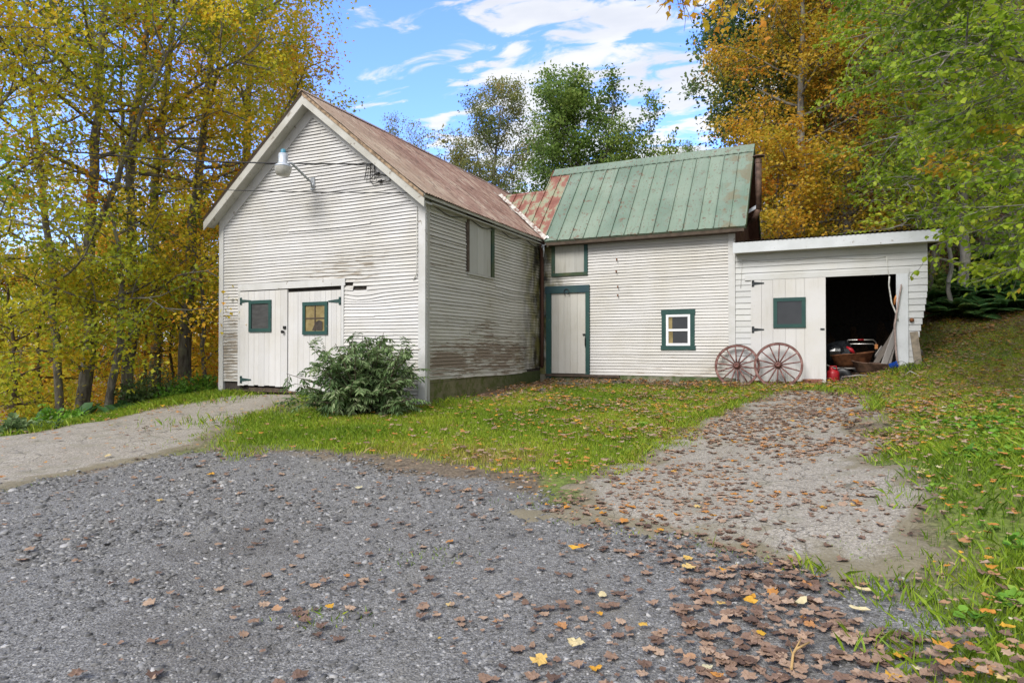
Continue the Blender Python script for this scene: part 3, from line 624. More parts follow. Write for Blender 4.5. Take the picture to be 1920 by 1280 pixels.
mb.prism([eplane(XG, ey0, -.09), eplane(XG, ey1, -.09), eplane(XG, ey1, .02), eplane(XG, ey0, .02)], (.02, 0, 0)); mb.prism([eback(XG, ey1, -.1), eback(XG, 9.22, -.1), eback(XG, 9.22, .02), eback(XG, ey1, .02)], (.02, 0, 0)); part('barge_board', mb, M['green_mossy'], ell)
mb = MB(); mb.bx(.22, XG-.03, ey0+.02, ey0+.045, zell(ey0)-.10, zell(ey0)-.03); mb.bx(.22, XG-.2, ey0+.045, Y0-.002, zell(ey0)-.10, zell(ey0)-.085); part('eave_board', mb, M['dark_wood'], ell)
mb = MB(); rg = random.Random(2)
for i in range(7):
    x = .18+rg.uniform(-.1, .1); y = 4.95+rg.uniform(-.06, .08); z = 4.05+rg.uniform(-.12, .12)
    mb.prism([(x, y, z), (x+rg.uniform(.04, .12), y+rg.uniform(-.05, .05), z+rg.uniform(-.05, .06)), (x+rg.uniform(-.02, .06), y+rg.uniform(-.05, .05), z+rg.uniform(.05, .14))], (.004, -.004, .003))
mb.tube([(.20, 4.96, 4.0), (.22, 4.97, 3.85), (.20, 4.98, 3.70)], [.035, .02, .012], 6); part('torn_flashing', mb, M['galv'], ell)
# upper hatch
mb = MB(); pbox(PD, u0, u0+.09, uz0+.08, uz1, 0, .045, mb); part('hatch_frame', mb, M['green_mossy'], ell)
mb = MB(); pbox(PD, u1-.09, u1, uz0+.08, uz1, 0, .045, mb); part('hatch_frame', mb, M['green'], ell)
mb = MB(); pbox(PD, u0, u1, uz0, uz0+.08, 0, .05, mb); part('hatch_sill', mb, M['green_mossy'], ell)
part('hatch_board', vboards(PD, u0+.09, u1-.09, uz0+.08, uz1+.06, .30, .02, 4), M['hatch'], ell)
# door
fr = MB(); pbox(PD, d0, d0+.13, dz0-.1, dz1-.17, 0, .06, fr); pbox(PD, d1-.10, d1, dz0+.0, dz1-.17, 0, .06, fr); part('door_jamb', fr, M['green'], ell)
mb = MB(); pbox(PD, d0-.02, d1+.0, dz1-.17, dz1+.01, 0, .066, mb); part('door_lintel', mb, M['blue_green'], ell)
de = part('door', vboards(PD, d0+.135, d1-.105, dz0+.02, dz1-.175, .18, .022, 12), M['ell_door'], ell)
mb = MB(); a, z = Dp(1098, 627); pbox(PD, a-.06, a+.03, z-.02, z+.02, .026, .05, mb); part('latch', mb, M['black_iron'], ell, de)
mb = MB(); a, z = Dp(1099, 640); mb.tube([PD(a, z-.12, .03), PD(a, z-.10, .075), PD(a, z+.08, .075), PD(a, z+.11, .03)], .013, 8); pbox(PD, a-.018, a+.018, z-.15, z+.15, .026, .032, mb); part('handle', mb, M['black_iron'], ell, de)
mb = MB(); pbox(PD, d0-.02, d1+.75, .745, .80, -.02, .085, mb); part('sill', mb, M['dark_wood'], ell)
# window
(a0, z1), (a1, z0) = w_
mb = MB(); W9 = .10
pbox(PD, a0, a0+W9, z0+W9, z1-W9, 0, .035, mb); pbox(PD, a1-W9, a1, z0+W9, z1-W9, 0, .035, mb); pbox(PD, a0-.012, a1+.012, z1-W9, z1+.01, 0, .038, mb); pbox(PD, a0-.02, a1+.02, z0-.0, z0+W9, 0, .04, mb)
wf = part('window_trim', mb, M['green'], ell)
b0, b1, c0, c1 = a0+W9, a1-W9, z0+W9, z1-W9; mid = (c0+c1)/2
sash = part('window_sash', frame4(PD, b0, b1, c0, c1, .055, .0, .03), M['vinyl'], ell, wf)
mb = MB(); pbox(PD, b0+.055, b1-.055, mid-.025, mid+.025, 0, .026, mb); part('meeting_rail', mb, M['vinyl'], ell, wf)
part('window_pane', pbox(PD, b0+.055, b1-.055, mid+.025, c1-.055, .006, .011), M['glass'], ell, wf); part('window_pane', pbox(PD, b0+.055, b1-.055, c0+.055, mid-.025, .002, .007), M['glass'], ell, wf)
mb = MB(); pbox(PD, b0+.056, b0+.15, c0+.056, mid-.026, .0075, .0085, mb); pbox(PD, b0+.056, b0+.14, mid+.026, c1-.056, .0115, .0125, mb); part('curtain_edge', mb, M['paper'], ell, wf)
# stove pipe on the gable end
pt = on(1422, 298, 0, XE+.46); x, y = pt[0], pt[1]; zt = pt[2]; pb = on(1422, 392, 0, XE+.46)[2]
mb = MB(); mb.tube([(x, y, zt), (x, y, pb)], .07, 12); mb.tube([(x, y, pb+.02), (x-.1, y+.12, pb-.16), (x-.46, y+.36, pb-.36)], .07, 12); sp = part('stove_pipe', mb, M['rustdark'], ell)
mb = MB(); mb.lathe([(.13, zt+.05), (.13, zt+.065), (.02, zt+.10), (0, zt+.10)], (x, y, 0), 12); mb.lathe([(.078, zt-.1), (.078, zt-.02)], (x, y, 0), 12)
for k in range(3): mb.tube([(x+.06*math.cos(k*2.1), y+.06*math.sin(k*2.1), zt-.03), (x+.08*math.cos(k*2.1), y+.08*math.sin(k*2.1), zt+.06)], .006, 5)
part('rain_cap', mb, M['rustdark'], ell, sp)
mb = MB(); mb.beam((x-.36, y-.05, pb-.12), (x+.02, y-.02, pb+.1), .03, .07); part('pipe_bracket', mb, M['galv'], ell, sp)
# ================= the shed
shed = thing('shed', 'low white lean-to shed with an open doorway full of stored things', 'shed', (6.5, Y0, .7))
xs0, xs1 = XE+.04, 8.30
op0, op1, oz1 = Dp(1548, 519)[0], 7.76, 2.93
def rag(z): return 8.30-.205*sst(2.75, 1.05, np.array(math.floor(z/.13)*.13)).item() if z < 3.0 else 8.30
sdoor0 = Dp(1408, 600)[0]
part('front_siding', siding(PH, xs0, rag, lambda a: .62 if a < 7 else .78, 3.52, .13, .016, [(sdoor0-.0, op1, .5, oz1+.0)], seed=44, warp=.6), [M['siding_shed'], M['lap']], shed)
mb = MB(); SB = 9.4
mb.bx(xs0, xs0+.05, YS+.02, SB, .6, 3.5); mb.bx(8.04, 8.09, YS+.02, SB, .6, 3.5); mb.bx(xs0, 8.09, SB, SB+.05, .6, 3.5)
mb.bx(sdoor0, op0, YS+.012, YS+.03, .7, oz1); mb.bx(op1+.1, 8.1, YS+.012, YS+.03, .8, 3.5); mb.bx(xs0, 8.1, YS+.012, YS+.03, oz1+.02, 3.5)
for k in range(5): mb.bx(8.0, 8.04, YS+.4+k*.8, YS+.5+k*.8, .7, 3.4); mb.bx(xs0+.3+k*.75, xs0+.39+k*.75, SB-.05, SB, .7, 3.4)
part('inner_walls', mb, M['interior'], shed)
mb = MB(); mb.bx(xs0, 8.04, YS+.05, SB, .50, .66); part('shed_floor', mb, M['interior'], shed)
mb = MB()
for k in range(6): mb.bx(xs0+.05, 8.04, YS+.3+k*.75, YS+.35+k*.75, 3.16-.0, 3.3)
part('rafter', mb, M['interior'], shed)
fz0, fz1 = 3.51, 3.735
mb = MB(); mb.bx(xs0-.02, 8.50, YS-.285, YS-.26, fz0, fz1); part('fascia', mb, M['fascia'], shed)
mb = MB(); mb.bx(xs0, 8.48, YS-.26, YS-.0, fz0+.01, fz0+.03); mb.bx(8.48, 8.50, YS-.26, SB+.2, fz0, fz1-.05); part('soffit', mb, M['trim'], shed)
V, F = corrugated(0, 0, 1, .0, xs0-.0, 8.54, per=.085, amp=.013, rows=6, up=0)
V2 = np.stack([V[:, 1], YS-.315+V[:, 0]*(SB+.3-YS+.3), fz1+.018+V[:, 2]-V[:, 0]*.12], 1); roofS = roof_np('roof', V2, F, M['rustdark'], shed)
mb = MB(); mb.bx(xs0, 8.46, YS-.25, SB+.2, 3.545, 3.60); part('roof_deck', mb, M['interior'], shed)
mb = MB(); pbox(PH, sdoor0-.12, 7.985, oz1, oz1+.115, 0, .036, mb); pbox(PH, 7.945, 7.985, oz1-.03, oz1, .0, .03, mb); part('door_lintel', mb, M['siding_shed'], shed)
mb = MB(); pbox(PH, op1, op1+.205, .88, oz1, 0, .045, mb); part('door_post', mb, M['fascia'], shed)
sd = part('door', vboards(PH, sdoor0, op0-.13, .74, oz1-.004, .21, .028, 5, bot=lambda a: -.01), M['door'], shed)
part('door', vboards(PH, op0-.135, op0, .73, oz1-.004, .2, .034, 7, bot=lambda a: -.02), M['door'], shed, label='narrow door board at the edge of the opening')
(sa, sz1), (sb, sz0) = Dp(1450, 559), Dp(1511, 614)
part('window_frame', frame4(PH, sa, sb, sz0, sz1, .078, .032, .055), M['green'], shed, sd); part('window_pane', pbox(PH, sa+.078, sb-.078, sz0+.078, sz1-.078, .033, .037), M['glass'], shed, sd)
for py in (532, 618): a, z = Dp(1410, py); part('hinge', hinge(PH, a, z, .03, 1, .2, .14), M['iron'], shed, sd)
mb = MB(); a, z = Dp(1543, 617); pbox(PH, a-.05, a+.03, z-.018, z+.018, .036, .048, mb); part('hasp', mb, M['iron'], shed)
mb = MB(); a, z = Dp(1709, 600); mb.lathe([(0, 0), (.03, 0), (.045, .02), (.03, .05), (0, .05)], PH(a, z, .02), 8, np.array([[1, 0, 0], [0, 0, -1], [0, 1, 0]])); part('insulator', mb, M['rust'], shed)
mb = MB(); a0_, z0_ = Dp(1392, 487); a1_, z1_ = Dp(1665, 480)
pts = [PH(a, z, .02) for a, z in (Dp(1392, 487), Dp(1430, 491), Dp(1480, 489), Dp(1530, 483), Dp(1590, 485), Dp(1640, 485), Dp(1661, 481))]; mb.tube(pts, .005, 5)
mb.tube([PH(*Dp(1392, 487), .02), PH(*Dp(1389, 540), .02)], .004, 5); part('wall_wire', mb, M['pale_cable'], shed)

# ------------------------------------------------------------------ fixtures and loose things
# yard lamp on the gable
a, z = Fp(588, 343); base = np.array(PF(a, z, 0))
lamp = thing('yard_lamp', 'old grey yard lamp with a frosted bowl on a bent arm at the gable', 'lamp', base)
tgt = on(531, 305, 1, -.75)
mb = MB(); mb.tube([base+(0, -.03, -.10), base+(0, -.05, .0), base+(-.06, -.10, .06), (tgt[0]+.16, tgt[1]+.05, tgt[2]-.02), (tgt[0]+.04, tgt[1], tgt[2]+.0)], .024, 8); part('lamp_arm', mb, M['galv'], lamp)
mb = MB(); mb.bx(base[0]-.05, base[0]+.05, -.035, -.012, base[2]-.14, base[2]+.1); mb.tube([base+(.02, -.035, -.12), base+(.02, -.035, .0)], .02, 6); part('wall_bracket', mb, M['galv'], lamp)
c = (tgt[0], tgt[1], 0); z = tgt[2]
mb = MB(); mb.lathe([(0, z+.17), (.085, z+.165), (.09, z+.0), (.10, z-.02), (.15, z-.06), (.158, z-.085), (.145, z-.09)], c, 18); part('lamp_housing', mb, M['aluminium'], lamp)
mb = MB(); mb.lathe([(.156, z-.09), (.15, z-.15), (.118, z-.235), (.07, z-.255), (0, z-.26)], c, 18); part('lamp_bowl', mb, M['lens'], lamp)
mb = MB(); mb.lathe([(.048, z+.168), (.048, z+.235), (.035, z+.25), (0, z+.25)], c, 12); part('photocell', mb, M['cyan'], lamp)
# cables from the left to the gable
def cable(pts, r): 
    mb = MB(); mb.tube(pts, r, 6); return mb
e1 = on(700, 308, 1, -.12); s1 = CAM+ray(-60, 263)*13.0
P = [w2f(s1)+(e1-w2f(s1))*f+np.array([0, 0, -.14*math.sin(math.pi*f)]) for f in np.linspace(0, 1, 30)]
mb = cable(P, .013); mb.tube([p+np.array([0, .02, .02*math.sin(i*2.2)]) for i, p in enumerate(P)], .007, 5)
solo('power_cable', mb, M['cable'], 'thick twisted power cable crossing in front of the yard lamp to the gable', 'cable', base=e1)
e2 = on(786, 362, 1, -.06); s2 = CAM+ray(-60, 327)*13.0
P = [w2f(s2)+(e2-w2f(s2))*f+np.array([0, 0, -.10*math.sin(math.pi*f)]) for f in np.linspace(0, 1, 30)]
solo('telephone_cable', cable(P, .008), M['cable'], 'thin lower cable strung across the gable to the corner of the eave', 'cable', base=e2)
mb = MB()
def fp(x, y, n=.04): return np.array(PF(*Fp(x, y), n))
for pts in ([(692, 308), (690, 320), (687, 338), (694, 338), (700, 335), (705, 328), (711, 327)], [(697, 309), (698, 322), (697, 340), (702, 346), (708, 345), (716, 341)], [(705, 310), (706, 326), (706, 338)], [(716, 328), (724, 330), (731, 331), (738, 327)], [(735, 328), (734, 340), (728, 342), (720, 341)], [(733, 326), (742, 331), (747, 336)], [(720, 308), (705, 308), (697, 309)]):
    mb.tube([fp(*q, .05) for q in pts], .009, 5)
for q in ((711, 327), (716, 341), (735, 327)): mb.tube([fp(q[0]-3, q[1]+1, .05), fp(q[0]+3, q[1]-1, .05)], .026, 7)
solo('service_wires', mb, M['cable'], 'tangle of looped service wires and splices under the right gable slope', 'wires', base=fp(712, 330))
mb = MB(); q = fp(722, 308, .0); mb.tube([q, q+(0, -.1, 0)], .012, 6); mb.lathe([(.012, 0), (.035, .01), (.04, .04), (.02, .06)], q+(0, -.05, 0), 8, np.array([[1, 0, 0], [0, 0, -1], [0, 1, 0]])); solo('insulator', mb, M['black_iron'], 'dark insulator screwed to the frieze board of the gable', 'insulator', base=q)
# horseshoe and wall hooks
a, z = Dp(1064, 548); mb = MB(); mb.tube([PD(a+.065*math.sin(t), z+.075*math.cos(t), .075) for t in np.linspace(-2.6, 2.6, 14)], .010, 6); solo('horseshoe', mb, M['iron'], 'iron horseshoe nailed over the plank door', 'horseshoe', base=PD(a, z, .07))
hk = None
for (px, py), nm in zip(((1157, 486), (1156, 508), (1159, 537), (1159, 553)), ('topmost rusty wall hook near the upper hatch', 'second rusty wall hook down on the white siding', 'third rusty wall hook down, level with the door lintel', 'lowest rusty wall hook on the white siding')):
    a, z = Dp(px, py); q = np.array(PD(a, z, .015))
    if hk is None:
        mb = MB(); mb.tube([q, q+(0, -.05, 0), q+(.01, -.06, -.03), q+(.02, -.05, -.05)], .011, 6); mb.lathe([(0, 0), (.018, 0), (.018, .01), (0, .01)], q, 8, np.array([[1, 0, 0], [0, 0, -1], [0, 1, 0]]))
        hk = o = solo('wall_hook', mb, M['rust'], nm, 'hook', group='hooks on the white siding', base=q)
    else: o = hk.copy(); link(o); o.location = f2w(q); o['label'] = nm
# wagon wheels
def wheel(px0, px1, ytop, ybot, out, lab, nsp=14, rot=0.):
    cx = (px0+px1)/2; a, _ = Dp(cx, 680, Y0-out); zb = fgz(a, Y0-out)-.03; a0 = Dp(px0, 680, Y0-out)[0]; a1 = Dp(px1, 680, Y0-out)[0]
    Rw = (a1-a0)/2; tl = R(9); base = np.array([a, Y0-out, zb])
    t = thing('wagon_wheel', lab, 'wagon wheel', base, group='wagon wheels leaning by the shed')
    ux = np.array([1., 0, 0]); uz = np.array([0, math.sin(tl), math.cos(tl)]); un = np.cross(ux, uz); un = -un if un[1] > 0 else un
    c = base+uz*(Rw)
    def ring(r0, r1, h, mb, n=56):
        vs = []
        for i in range(n):
            th = 2*math.pi*i/n; d = ux*math.cos(th)+uz*math.sin(th)
            vs += [c+d*r0-un*h, c+d*r1-un*h, c+d*r1+un*h, c+d*r0+un*h]
        return mb.add(vs, [(4*i+j, 4*i+(j+1) % 4, 4*((i+1) % n)+(j+1) % 4, 4*((i+1) % n)+j) for i in range(n) for j in range(4)])
    part('rim', ring(Rw-.050, Rw-.010, .022, MB()), M['wheel'], t); part('tyre', ring(Rw-.0098, Rw, .024, MB()), M['rustdark'], t)
    for i in range(nsp):
        th = 2*math.pi*(i+.5)/nsp+rot; d = ux*math.cos(th)+uz*math.sin(th)
        mb = MB(); mb.tube([c+d*.05+un*.02, c+d*.25+un*.014, c+d*(Rw-.049)], [.017, .0155, .0125], 7, squash=1.0); part('spoke', mb, M['wheel'], t)
    Mx = np.stack([ux, uz, un], 1)
    mb = MB(); mb.lathe([(0, -.09), (.05, -.09), (.062, -.05), (.072, 0), (.062, .06), (.048, .11), (.030, .115), (.026, .09), (0, .09)], c, 14, Mx); hub = part('hub', mb, M['wheel'], t)
    mb = MB(); mb.lathe([(.0495, .082), (.053, .085), (.053, .108), (.0485, .111)], c, 14, Mx); part('hub_band', mb, M['rustdark'], t, hub)
wheel(1338.5, 1424, 643, 718, .30, 'left wagon wheel with faded red spokes, partly behind the other', rot=.1)
wheel(1412, 1505.5, 643, 722, .42, 'right wagon wheel with faded red spokes, in front of the shed door', rot=-.05)
# blocks by the wheels
def block(px, py, sx, sy, sz, mat, nm, lab, cat, out=.25, rz=0, sink=.03):
    a, _ = Dp(px, py, Y0-out); rg = random.Random(int(px)); z = fgz(a, Y0-out)-sink; mb = MB(); mb.bx(a-sx/2, a+sx/2, Y0-out-sy/2, Y0-out+sy/2, z, z+sz)
    mb.v = [(x+rg.uniform(-.012, .012), y+rg.uniform(-.012, .012), zz+rg.uniform(-.012, .012)) for x, y, zz in mb.v]
    o = solo(nm, mb, mat, lab, cat); bv = o.modifiers.new('b', 'BEVEL'); bv.width = .012; bv.segments = 2; return o
block(1398, 705, .22, .14, .26, M['plank'], 'wooden_block', 'squared wooden block standing behind the left wagon wheel', 'block', .12)
block(1523, 718, .36, .12, .12, M['brick'], 'curb_stone', 'long reddish stone lying under the narrow shed door board', 'stone', .12)
# stones by the inner corner
def rock(p, sx, sy, sz, lab, seed, mat=None, group=None):
    rg = random.Random(seed); mb = MB(); n = 12; rows = [(-.5, .8), (-.1, 1.), (.25, .96), (.5, .72), (.56, .0)]
    vs = []; 
    for h, r in rows:
        for j in range(n):
            th = 2*math.pi*j/n; k = r*(.8+.4*vn(math.cos(th)*1.6+seed, math.sin(th)*1.6+h, seed).item()); vs.append((p[0]+sx/2*k*math.cos(th), p[1]+sy/2*k*math.sin(th), p[2]+sz*(h+.1*(rg.random()-.5))))
    mb.add(vs, [(i*n+j, i*n+(j+1) % n, (i+1)*n+(j+1) % n, (i+1)*n+j) for i in range(len(rows)-1) for j in range(n)])
    return solo('flat_stone', mb, mat or M['stone'], lab, 'stone', group=group)
def rk(px, py, *a, **k): q = w2f(G(px, py)); return rock((q[0], q[1], q[2]), *a, **k)
rk(1066, 723, .80, .34, .15, 'large dark flat stone in front of the plank door', 3)
rk(1013, 735, .30, .24, .14, 'small mossy stone in the inner corner of the two walls', 5)
rk(1120, 719, .16, .12, .10, 'pale fist-sized stone on the leaves right of the plank door', 8, mat=plain('pale_stone', (.34, .31, .25), .9))
rk(1160, 718, .34, .2, .11, 'grey stone at the wall foot between door and window', 9)
rk(1240, 715, .3, .16, .09, 'low stone half buried at the wall foot under the window', 19)
rk(940, 742, .5, .3, .09, 'flat slate lying along the mossy foundation', 12)
rk(900, 751, .45, .25, .09, 'cracked slate by the middle of the mossy foundation', 13)
rk(975, 735, .4, .26, .09, 'slate slab near the far end of the mossy foundation', 14)
rk(868, 757, .3, .18, .06, 'thin slate half in the grass beside the mossy foundation', 15)
# the shed's contents (frame coordinates, floor at .66)
FL = .66
def barrow(bx_, by, mat, lab, tw=.62, tl=.92, zt=.62, rim=.03, yaw=0., depth=.24):
    t = thing('wheelbarrow', lab, 'wheelbarrow', (bx_, by, FL), group='wheelbarrows in the shed doorway')
    ca, sa_ = math.cos(yaw), math.sin(yaw)
    def T(x, y, z): return (bx_+x*ca-y*sa_, by+x*sa_+y*ca, FL+z)
    mb = MB(); n = 28; prof = [(.60, zt-depth), (.80, zt-depth*.75), (1.0, zt-.012), (1.045, zt), (1.045, zt+.012), (.985, zt+.004), (.78, zt-depth*.7), (.58, zt-depth+.012), (0, zt-depth+.012)]
    vs = []
    for r, z in prof:
        for j in range(n):
            th = 2*math.pi*j/n; cx, cy = math.cos(th), math.sin(th); e = .55
            vs.append(T(tl/2*r*np.sign(cx)*abs(cx)**e, tw/2*r*np.sign(cy)*abs(cy)**e, z+(.05*cx if r > .9 else 0)))
    mb.add(vs, [(i*n+j, i*n+(j+1) % n, (i+1)*n+(j+1) % n, (i+1)*n+j) for i in range(len(prof)-1) for j in range(n)], True); mb.f.append(list(range(n))[::-1]); mb.mi.append(0); mb.sm.append(False)
    part('tray', mb, mat, t)
    for s in (-1, 1):
        mb = MB(); mb.tube([T(.62, s*.05, .17), T(.3, s*.19, zt-depth-.025), T(-.35, s*.24, zt-depth-.03), T(-.95, s*.30, zt-.02)], .017, 8); part('handle', mb, M['plank'], t)
        mb = MB(); mb.tube([T(-.15, s*.22, zt-depth-.03), T(-.22, s*.22, .02), T(-.45, s*.22, .02), T(-.42, s*.23, zt-depth-.03)], .014, 7); part('leg', mb, M['galv'], t)
    mb = MB(); mb.tube([T(-.30, -.22, .12), T(-.30, .22, .12)], .012, 6); part('cross_brace', mb, M['galv'], t)
    mb = MB(); c = T(.62, 0, .18); Mx = np.array([[-sa_*0+ca, 0, -sa_], [sa_, 0, ca], [0, 1, 0]]); mb.lathe([(.10, -.03), (.165, -.045), (.19, 0), (.165, .045), (.10, .03), (.02, .05), (.02, -.05), (.10, -.03)], c, 18, Mx); part('wheel', mb, M['blackplastic'], t)
    return t
ba = on(1592, 690, 1, Y0+.75)
barrow(ba[0]+.02, Y0+.75, M['rust'], 'orange rusted wheelbarrow holding a black rubbish bag', .74, .86, .66, yaw=R(8), depth=.28)
bb = on(1640, 690, 1, Y0+.28)
barrow(bb[0]+.02, Y0+.24, M['rustdark'], 'dark rusted wheelbarrow with a low tray at the front of the doorway', .60, .86, .47, yaw=R(172), depth=.22)
# rubbish bag in the tray
mb = MB(); q = on(1572, 662, 1, Y0+.74); nr, nn = 14, 22; vs = []
for i in range(nr+1):
    ph = math.pi*i/nr
    for j in range(nn):
        th = 2*math.pi*j/nn; x, y, z = math.sin(ph)*math.cos(th), math.sin(ph)*math.sin(th), -math.cos(ph)
        k = .82+.30*vn(x*2.4+3, z*2.4+y*1.7+5, 3).item()+.14*vn(th*3.5, ph*2.2, 8).item(); vs.append((q[0]-.02+x*.34*k, q[1]+y*.30*k, q[2]-.02+z*.27*k))
mb.add(vs, [(i*nn+j, i*nn+(j+1) % nn, (i+1)*nn+(j+1) % nn, (i+1)*nn+j) for i in range(nr) for j in range(nn)], False)
bagT = thing('rubbish_bag', 'shiny black rubbish bag heaped in the orange wheelbarrow', 'bag', (q[0], q[1], q[2]-.28)); part('bag_body', mb, M['bag'], bagT)
mb = MB(); mb.tube([(q[0]+.15, q[1]-.17, q[2]+.13), (q[0]+.24, q[1]-.2, q[2]+.07), (q[0]+.31, q[1]-.18, q[2]-.02)], [.03, .045, .02], 8); part('red_tie', mb, M['redplastic'], bagT)
mb = MB(); r2 = on(1588, 672, 1, Y0+.62); mb.prism([(r2[0]-.08, r2[1], r2[2]-.06), (r2[0]+.10, r2[1]+.02, r2[2]-.06), (r2[0]+.05, r2[1]+.03, r2[2]+.08), (r2[0]-.0, r2[1], r2[2]+.05)], (.02, .06, .01)); solo('cloth_scrap', mb, M['cloth'], 'crumpled grey cloth on the rim of the orange wheelbarrow', 'cloth')
# fuel can
q = on(1562, 718, 1, Y0+.30); fc = thing('fuel_can', 'red plastic fuel can standing at the left edge of the doorway', 'fuel can', (q[0], Y0+.30, FL))
mb = MB(); mb.lathe([(0, 0), (.115, 0), (.125, .015), (.125, .25), (.11, .30), (.05, .33), (.05, .335), (0, .335)], (q[0], Y0+.30, FL), 20); part('can_body', mb, M['redplastic'], fc)
mb = MB(); mb.lathe([(.034, .33), (.036, .37), (0, .375)], (q[0]-.03, Y0+.28, FL), 10); part('cap', mb, M['redplastic'], fc)
mb = MB(); mb.tube([(q[0]-.07, Y0+.3, FL+.31), (q[0]-.06, Y0+.3, FL+.40), (q[0]+.06, Y0+.3, FL+.40), (q[0]+.08, Y0+.3, FL+.31)], .014, 8); part('handle', mb, M['redplastic'], fc)
q = on(1578, 715, 1, Y0+.36); mb = MB(); mb.lathe([(0, 0), (.075, 0), (.08, .02), (.08, .20), (.05, .25), (.03, .26), (.03, .29), (0, .29)], (q[0]+.02, Y0+.36, FL), 14); solo('oil_jug', mb, M['blackplastic'], 'small dark jug between the red fuel can and the front wheelbarrow', 'jug')
# push mower with a bright tube handle
q = on(1613, 652, 1, Y0+1.35); mt = thing('lawn_mower', 'push mower with a bright bent tube handle at the back of the doorway', 'lawn mower', (q[0], Y0+1.7, FL))
hx, hz = q[0], on(1613, 637, 1, Y0+1.2)[2]
for dz, dy, nm in ((0, 0, 'handlebar'), (-.09, .04, 'lower_bar')):
    mb = MB(); w = .30; pts = [(hx-w, Y0+1.75+dy, FL+.3), (hx-w, Y0+1.25+dy, hz-.20+dz), (hx-w, Y0+1.2+dy, hz-.06+dz), (hx-w+.06, Y0+1.18+dy, hz+dz), (hx+w-.06, Y0+1.18+dy, hz+.0+dz), (hx+w, Y0+1.2+dy, hz-.06+dz), (hx+w, Y0+1.25+dy, hz-.20+dz), (hx+w, Y0+1.75+dy, FL+.3)]
    mb.tube(pts, .014, 8); part(nm, mb, M['chrome'], mt)
mb = MB(); mb.bx(hx+.27, hx+.33, Y0+1.16, Y0+1.24, hz-.2, hz-.1); part('throttle', mb, M['tape'], mt)
mb = MB(); mb.tube([(hx-.06, Y0+1.18, hz+.001), (hx+.06, Y0+1.18, hz+.001)], .017, 8); part('grip', mb, M['redplastic'], mt)
mb = MB(); mb.lathe([(0, .22), (.20, .22), (.26, .18), (.28, .08)], (hx, Y0+2.0, FL), 18); part('deck', mb, M['rustdark'], mt)
mb = MB(); mb.lathe([(0, .22), (.13, .22), (.14, .38), (.09, .42), (0, .42)], (hx, Y0+2.0, FL), 14); part('engine', mb, M['engine'], mt)
for sx in (-1, 1):
    for sy in (-.24, .24): mb = MB(); mb.lathe([(0, -.02), (.09, -.02), (.1, 0), (.09, .02), (0, .02)], (hx+sx*.29, Y0+2.0+sy, FL+.1), 14, np.array([[0, 0, 1], [1, 0, 0], [0, 1, 0.]])); part('wheel', mb, M['blackplastic'], mt)
# planks leaning in the right of the doorway
rgp = random.Random(14); labs = ['widest grey plank of the leaning stack', 'grey plank with a split top behind the pale strips', 'dark weathered plank at the back of the stack', 'pale narrow strip at the front of the stack', 'second pale narrow strip of the stack', 'short grey board low in the stack', 'grey plank nearest the doorpost']
for i, ((b_, t_, wdt), lb) in enumerate(zip((((1655, 690), (1688, 600), .16), ((1664, 690), (1690, 590), .14), ((1640, 684), (1684, 612), .13), ((1660, 695), (1684, 640), .035), ((1668, 695), (1687, 632), .035), ((1642, 672), (1655, 652), .16), ((1672, 695), (1690, 585), .12)), labs)):
    yb_ = Y0+.42+.075*i; p0 = on(*b_, 1, yb_); p1 = on(*t_, 1, yb_+.35); p0 = p0-(p1-p0)*max(0, (p0[2]-FL-.02)/(p1[2]-p0[2])) if i != 5 else p0
    p1[0] = min(p1[0], 7.90); p0[2] = max(p0[2], FL+.01)
    mb = MB(); mb.tone = (.75, .35, .0, .95, .8, .55, .15)[i]; mb.beam(p0, p1, wdt*.72, .028, (rgp.uniform(-.5, .1), 1, .2)); solo('plank', mb, M['plank'], lb, 'plank', group='planks leaning in the shed doorway')
mb = MB(); mb.tone = .9; p = [on(1690, 533, 1, Y0-.09), on(1677, 610, 1, Y0-.10), on(1680, 660, 1, Y0-.12), on(1686, 705, 1, Y0-.14)]; mb.tube(p, [.03, .05, .05, .045], 6, squash=.35); solo('slab_board', mb, plain('pinkish_grey_board', (.34, .26, .23), .85, var=.3), 'tall bowed pinkish board leaning inside the doorpost', 'board')
mb = MB(); p = on(1679, 560, 1, Y0-.03); mb.tube([p+(-.02, 0, -.12), p, p+(.03, 0, .12)], [.02, .03, .008], 6); solo('broken_splinter', mb, M['tape'], 'orange splintered wood end beside the doorpost', 'splinter')
# hanging white cord
mb = MB(); mb.tube([PH(*Dp(x, y), .05) for x, y in ((1662, 482), (1664, 505), (1667, 520))], .006, 6); mb.tube([PH(*Dp(x, y), .07) for x, y in ((1667, 519), (1666, 535), (1669, 555), (1671, 568), (1676, 580), (1681, 592), (1683, 600))], .014, 8); solo('hanging_cord', mb, M['pale_cable'], 'white electric cord hanging down across the open doorway', 'cord', base=PH(*Dp(1667, 519), .06))
# tipped blue bucket
q = G(1678, 700); qf = w2f(q); mb = MB(); Mx = np.array([[.3, 0, .95], [0, 1, 0], [-.95, 0, .3]]); mb.lathe([(0, -.075), (.055, -.075), (.07, .075), (.076, .075), (.076, .065), (.066, .06), (.05, -.065)], (7.70, Y0-.12, fgz(7.70, Y0-.12)+.12), 16, Mx); solo('bucket', mb, M['blueplastic'], 'small blue bucket lying on its side by the doorpost', 'bucket')
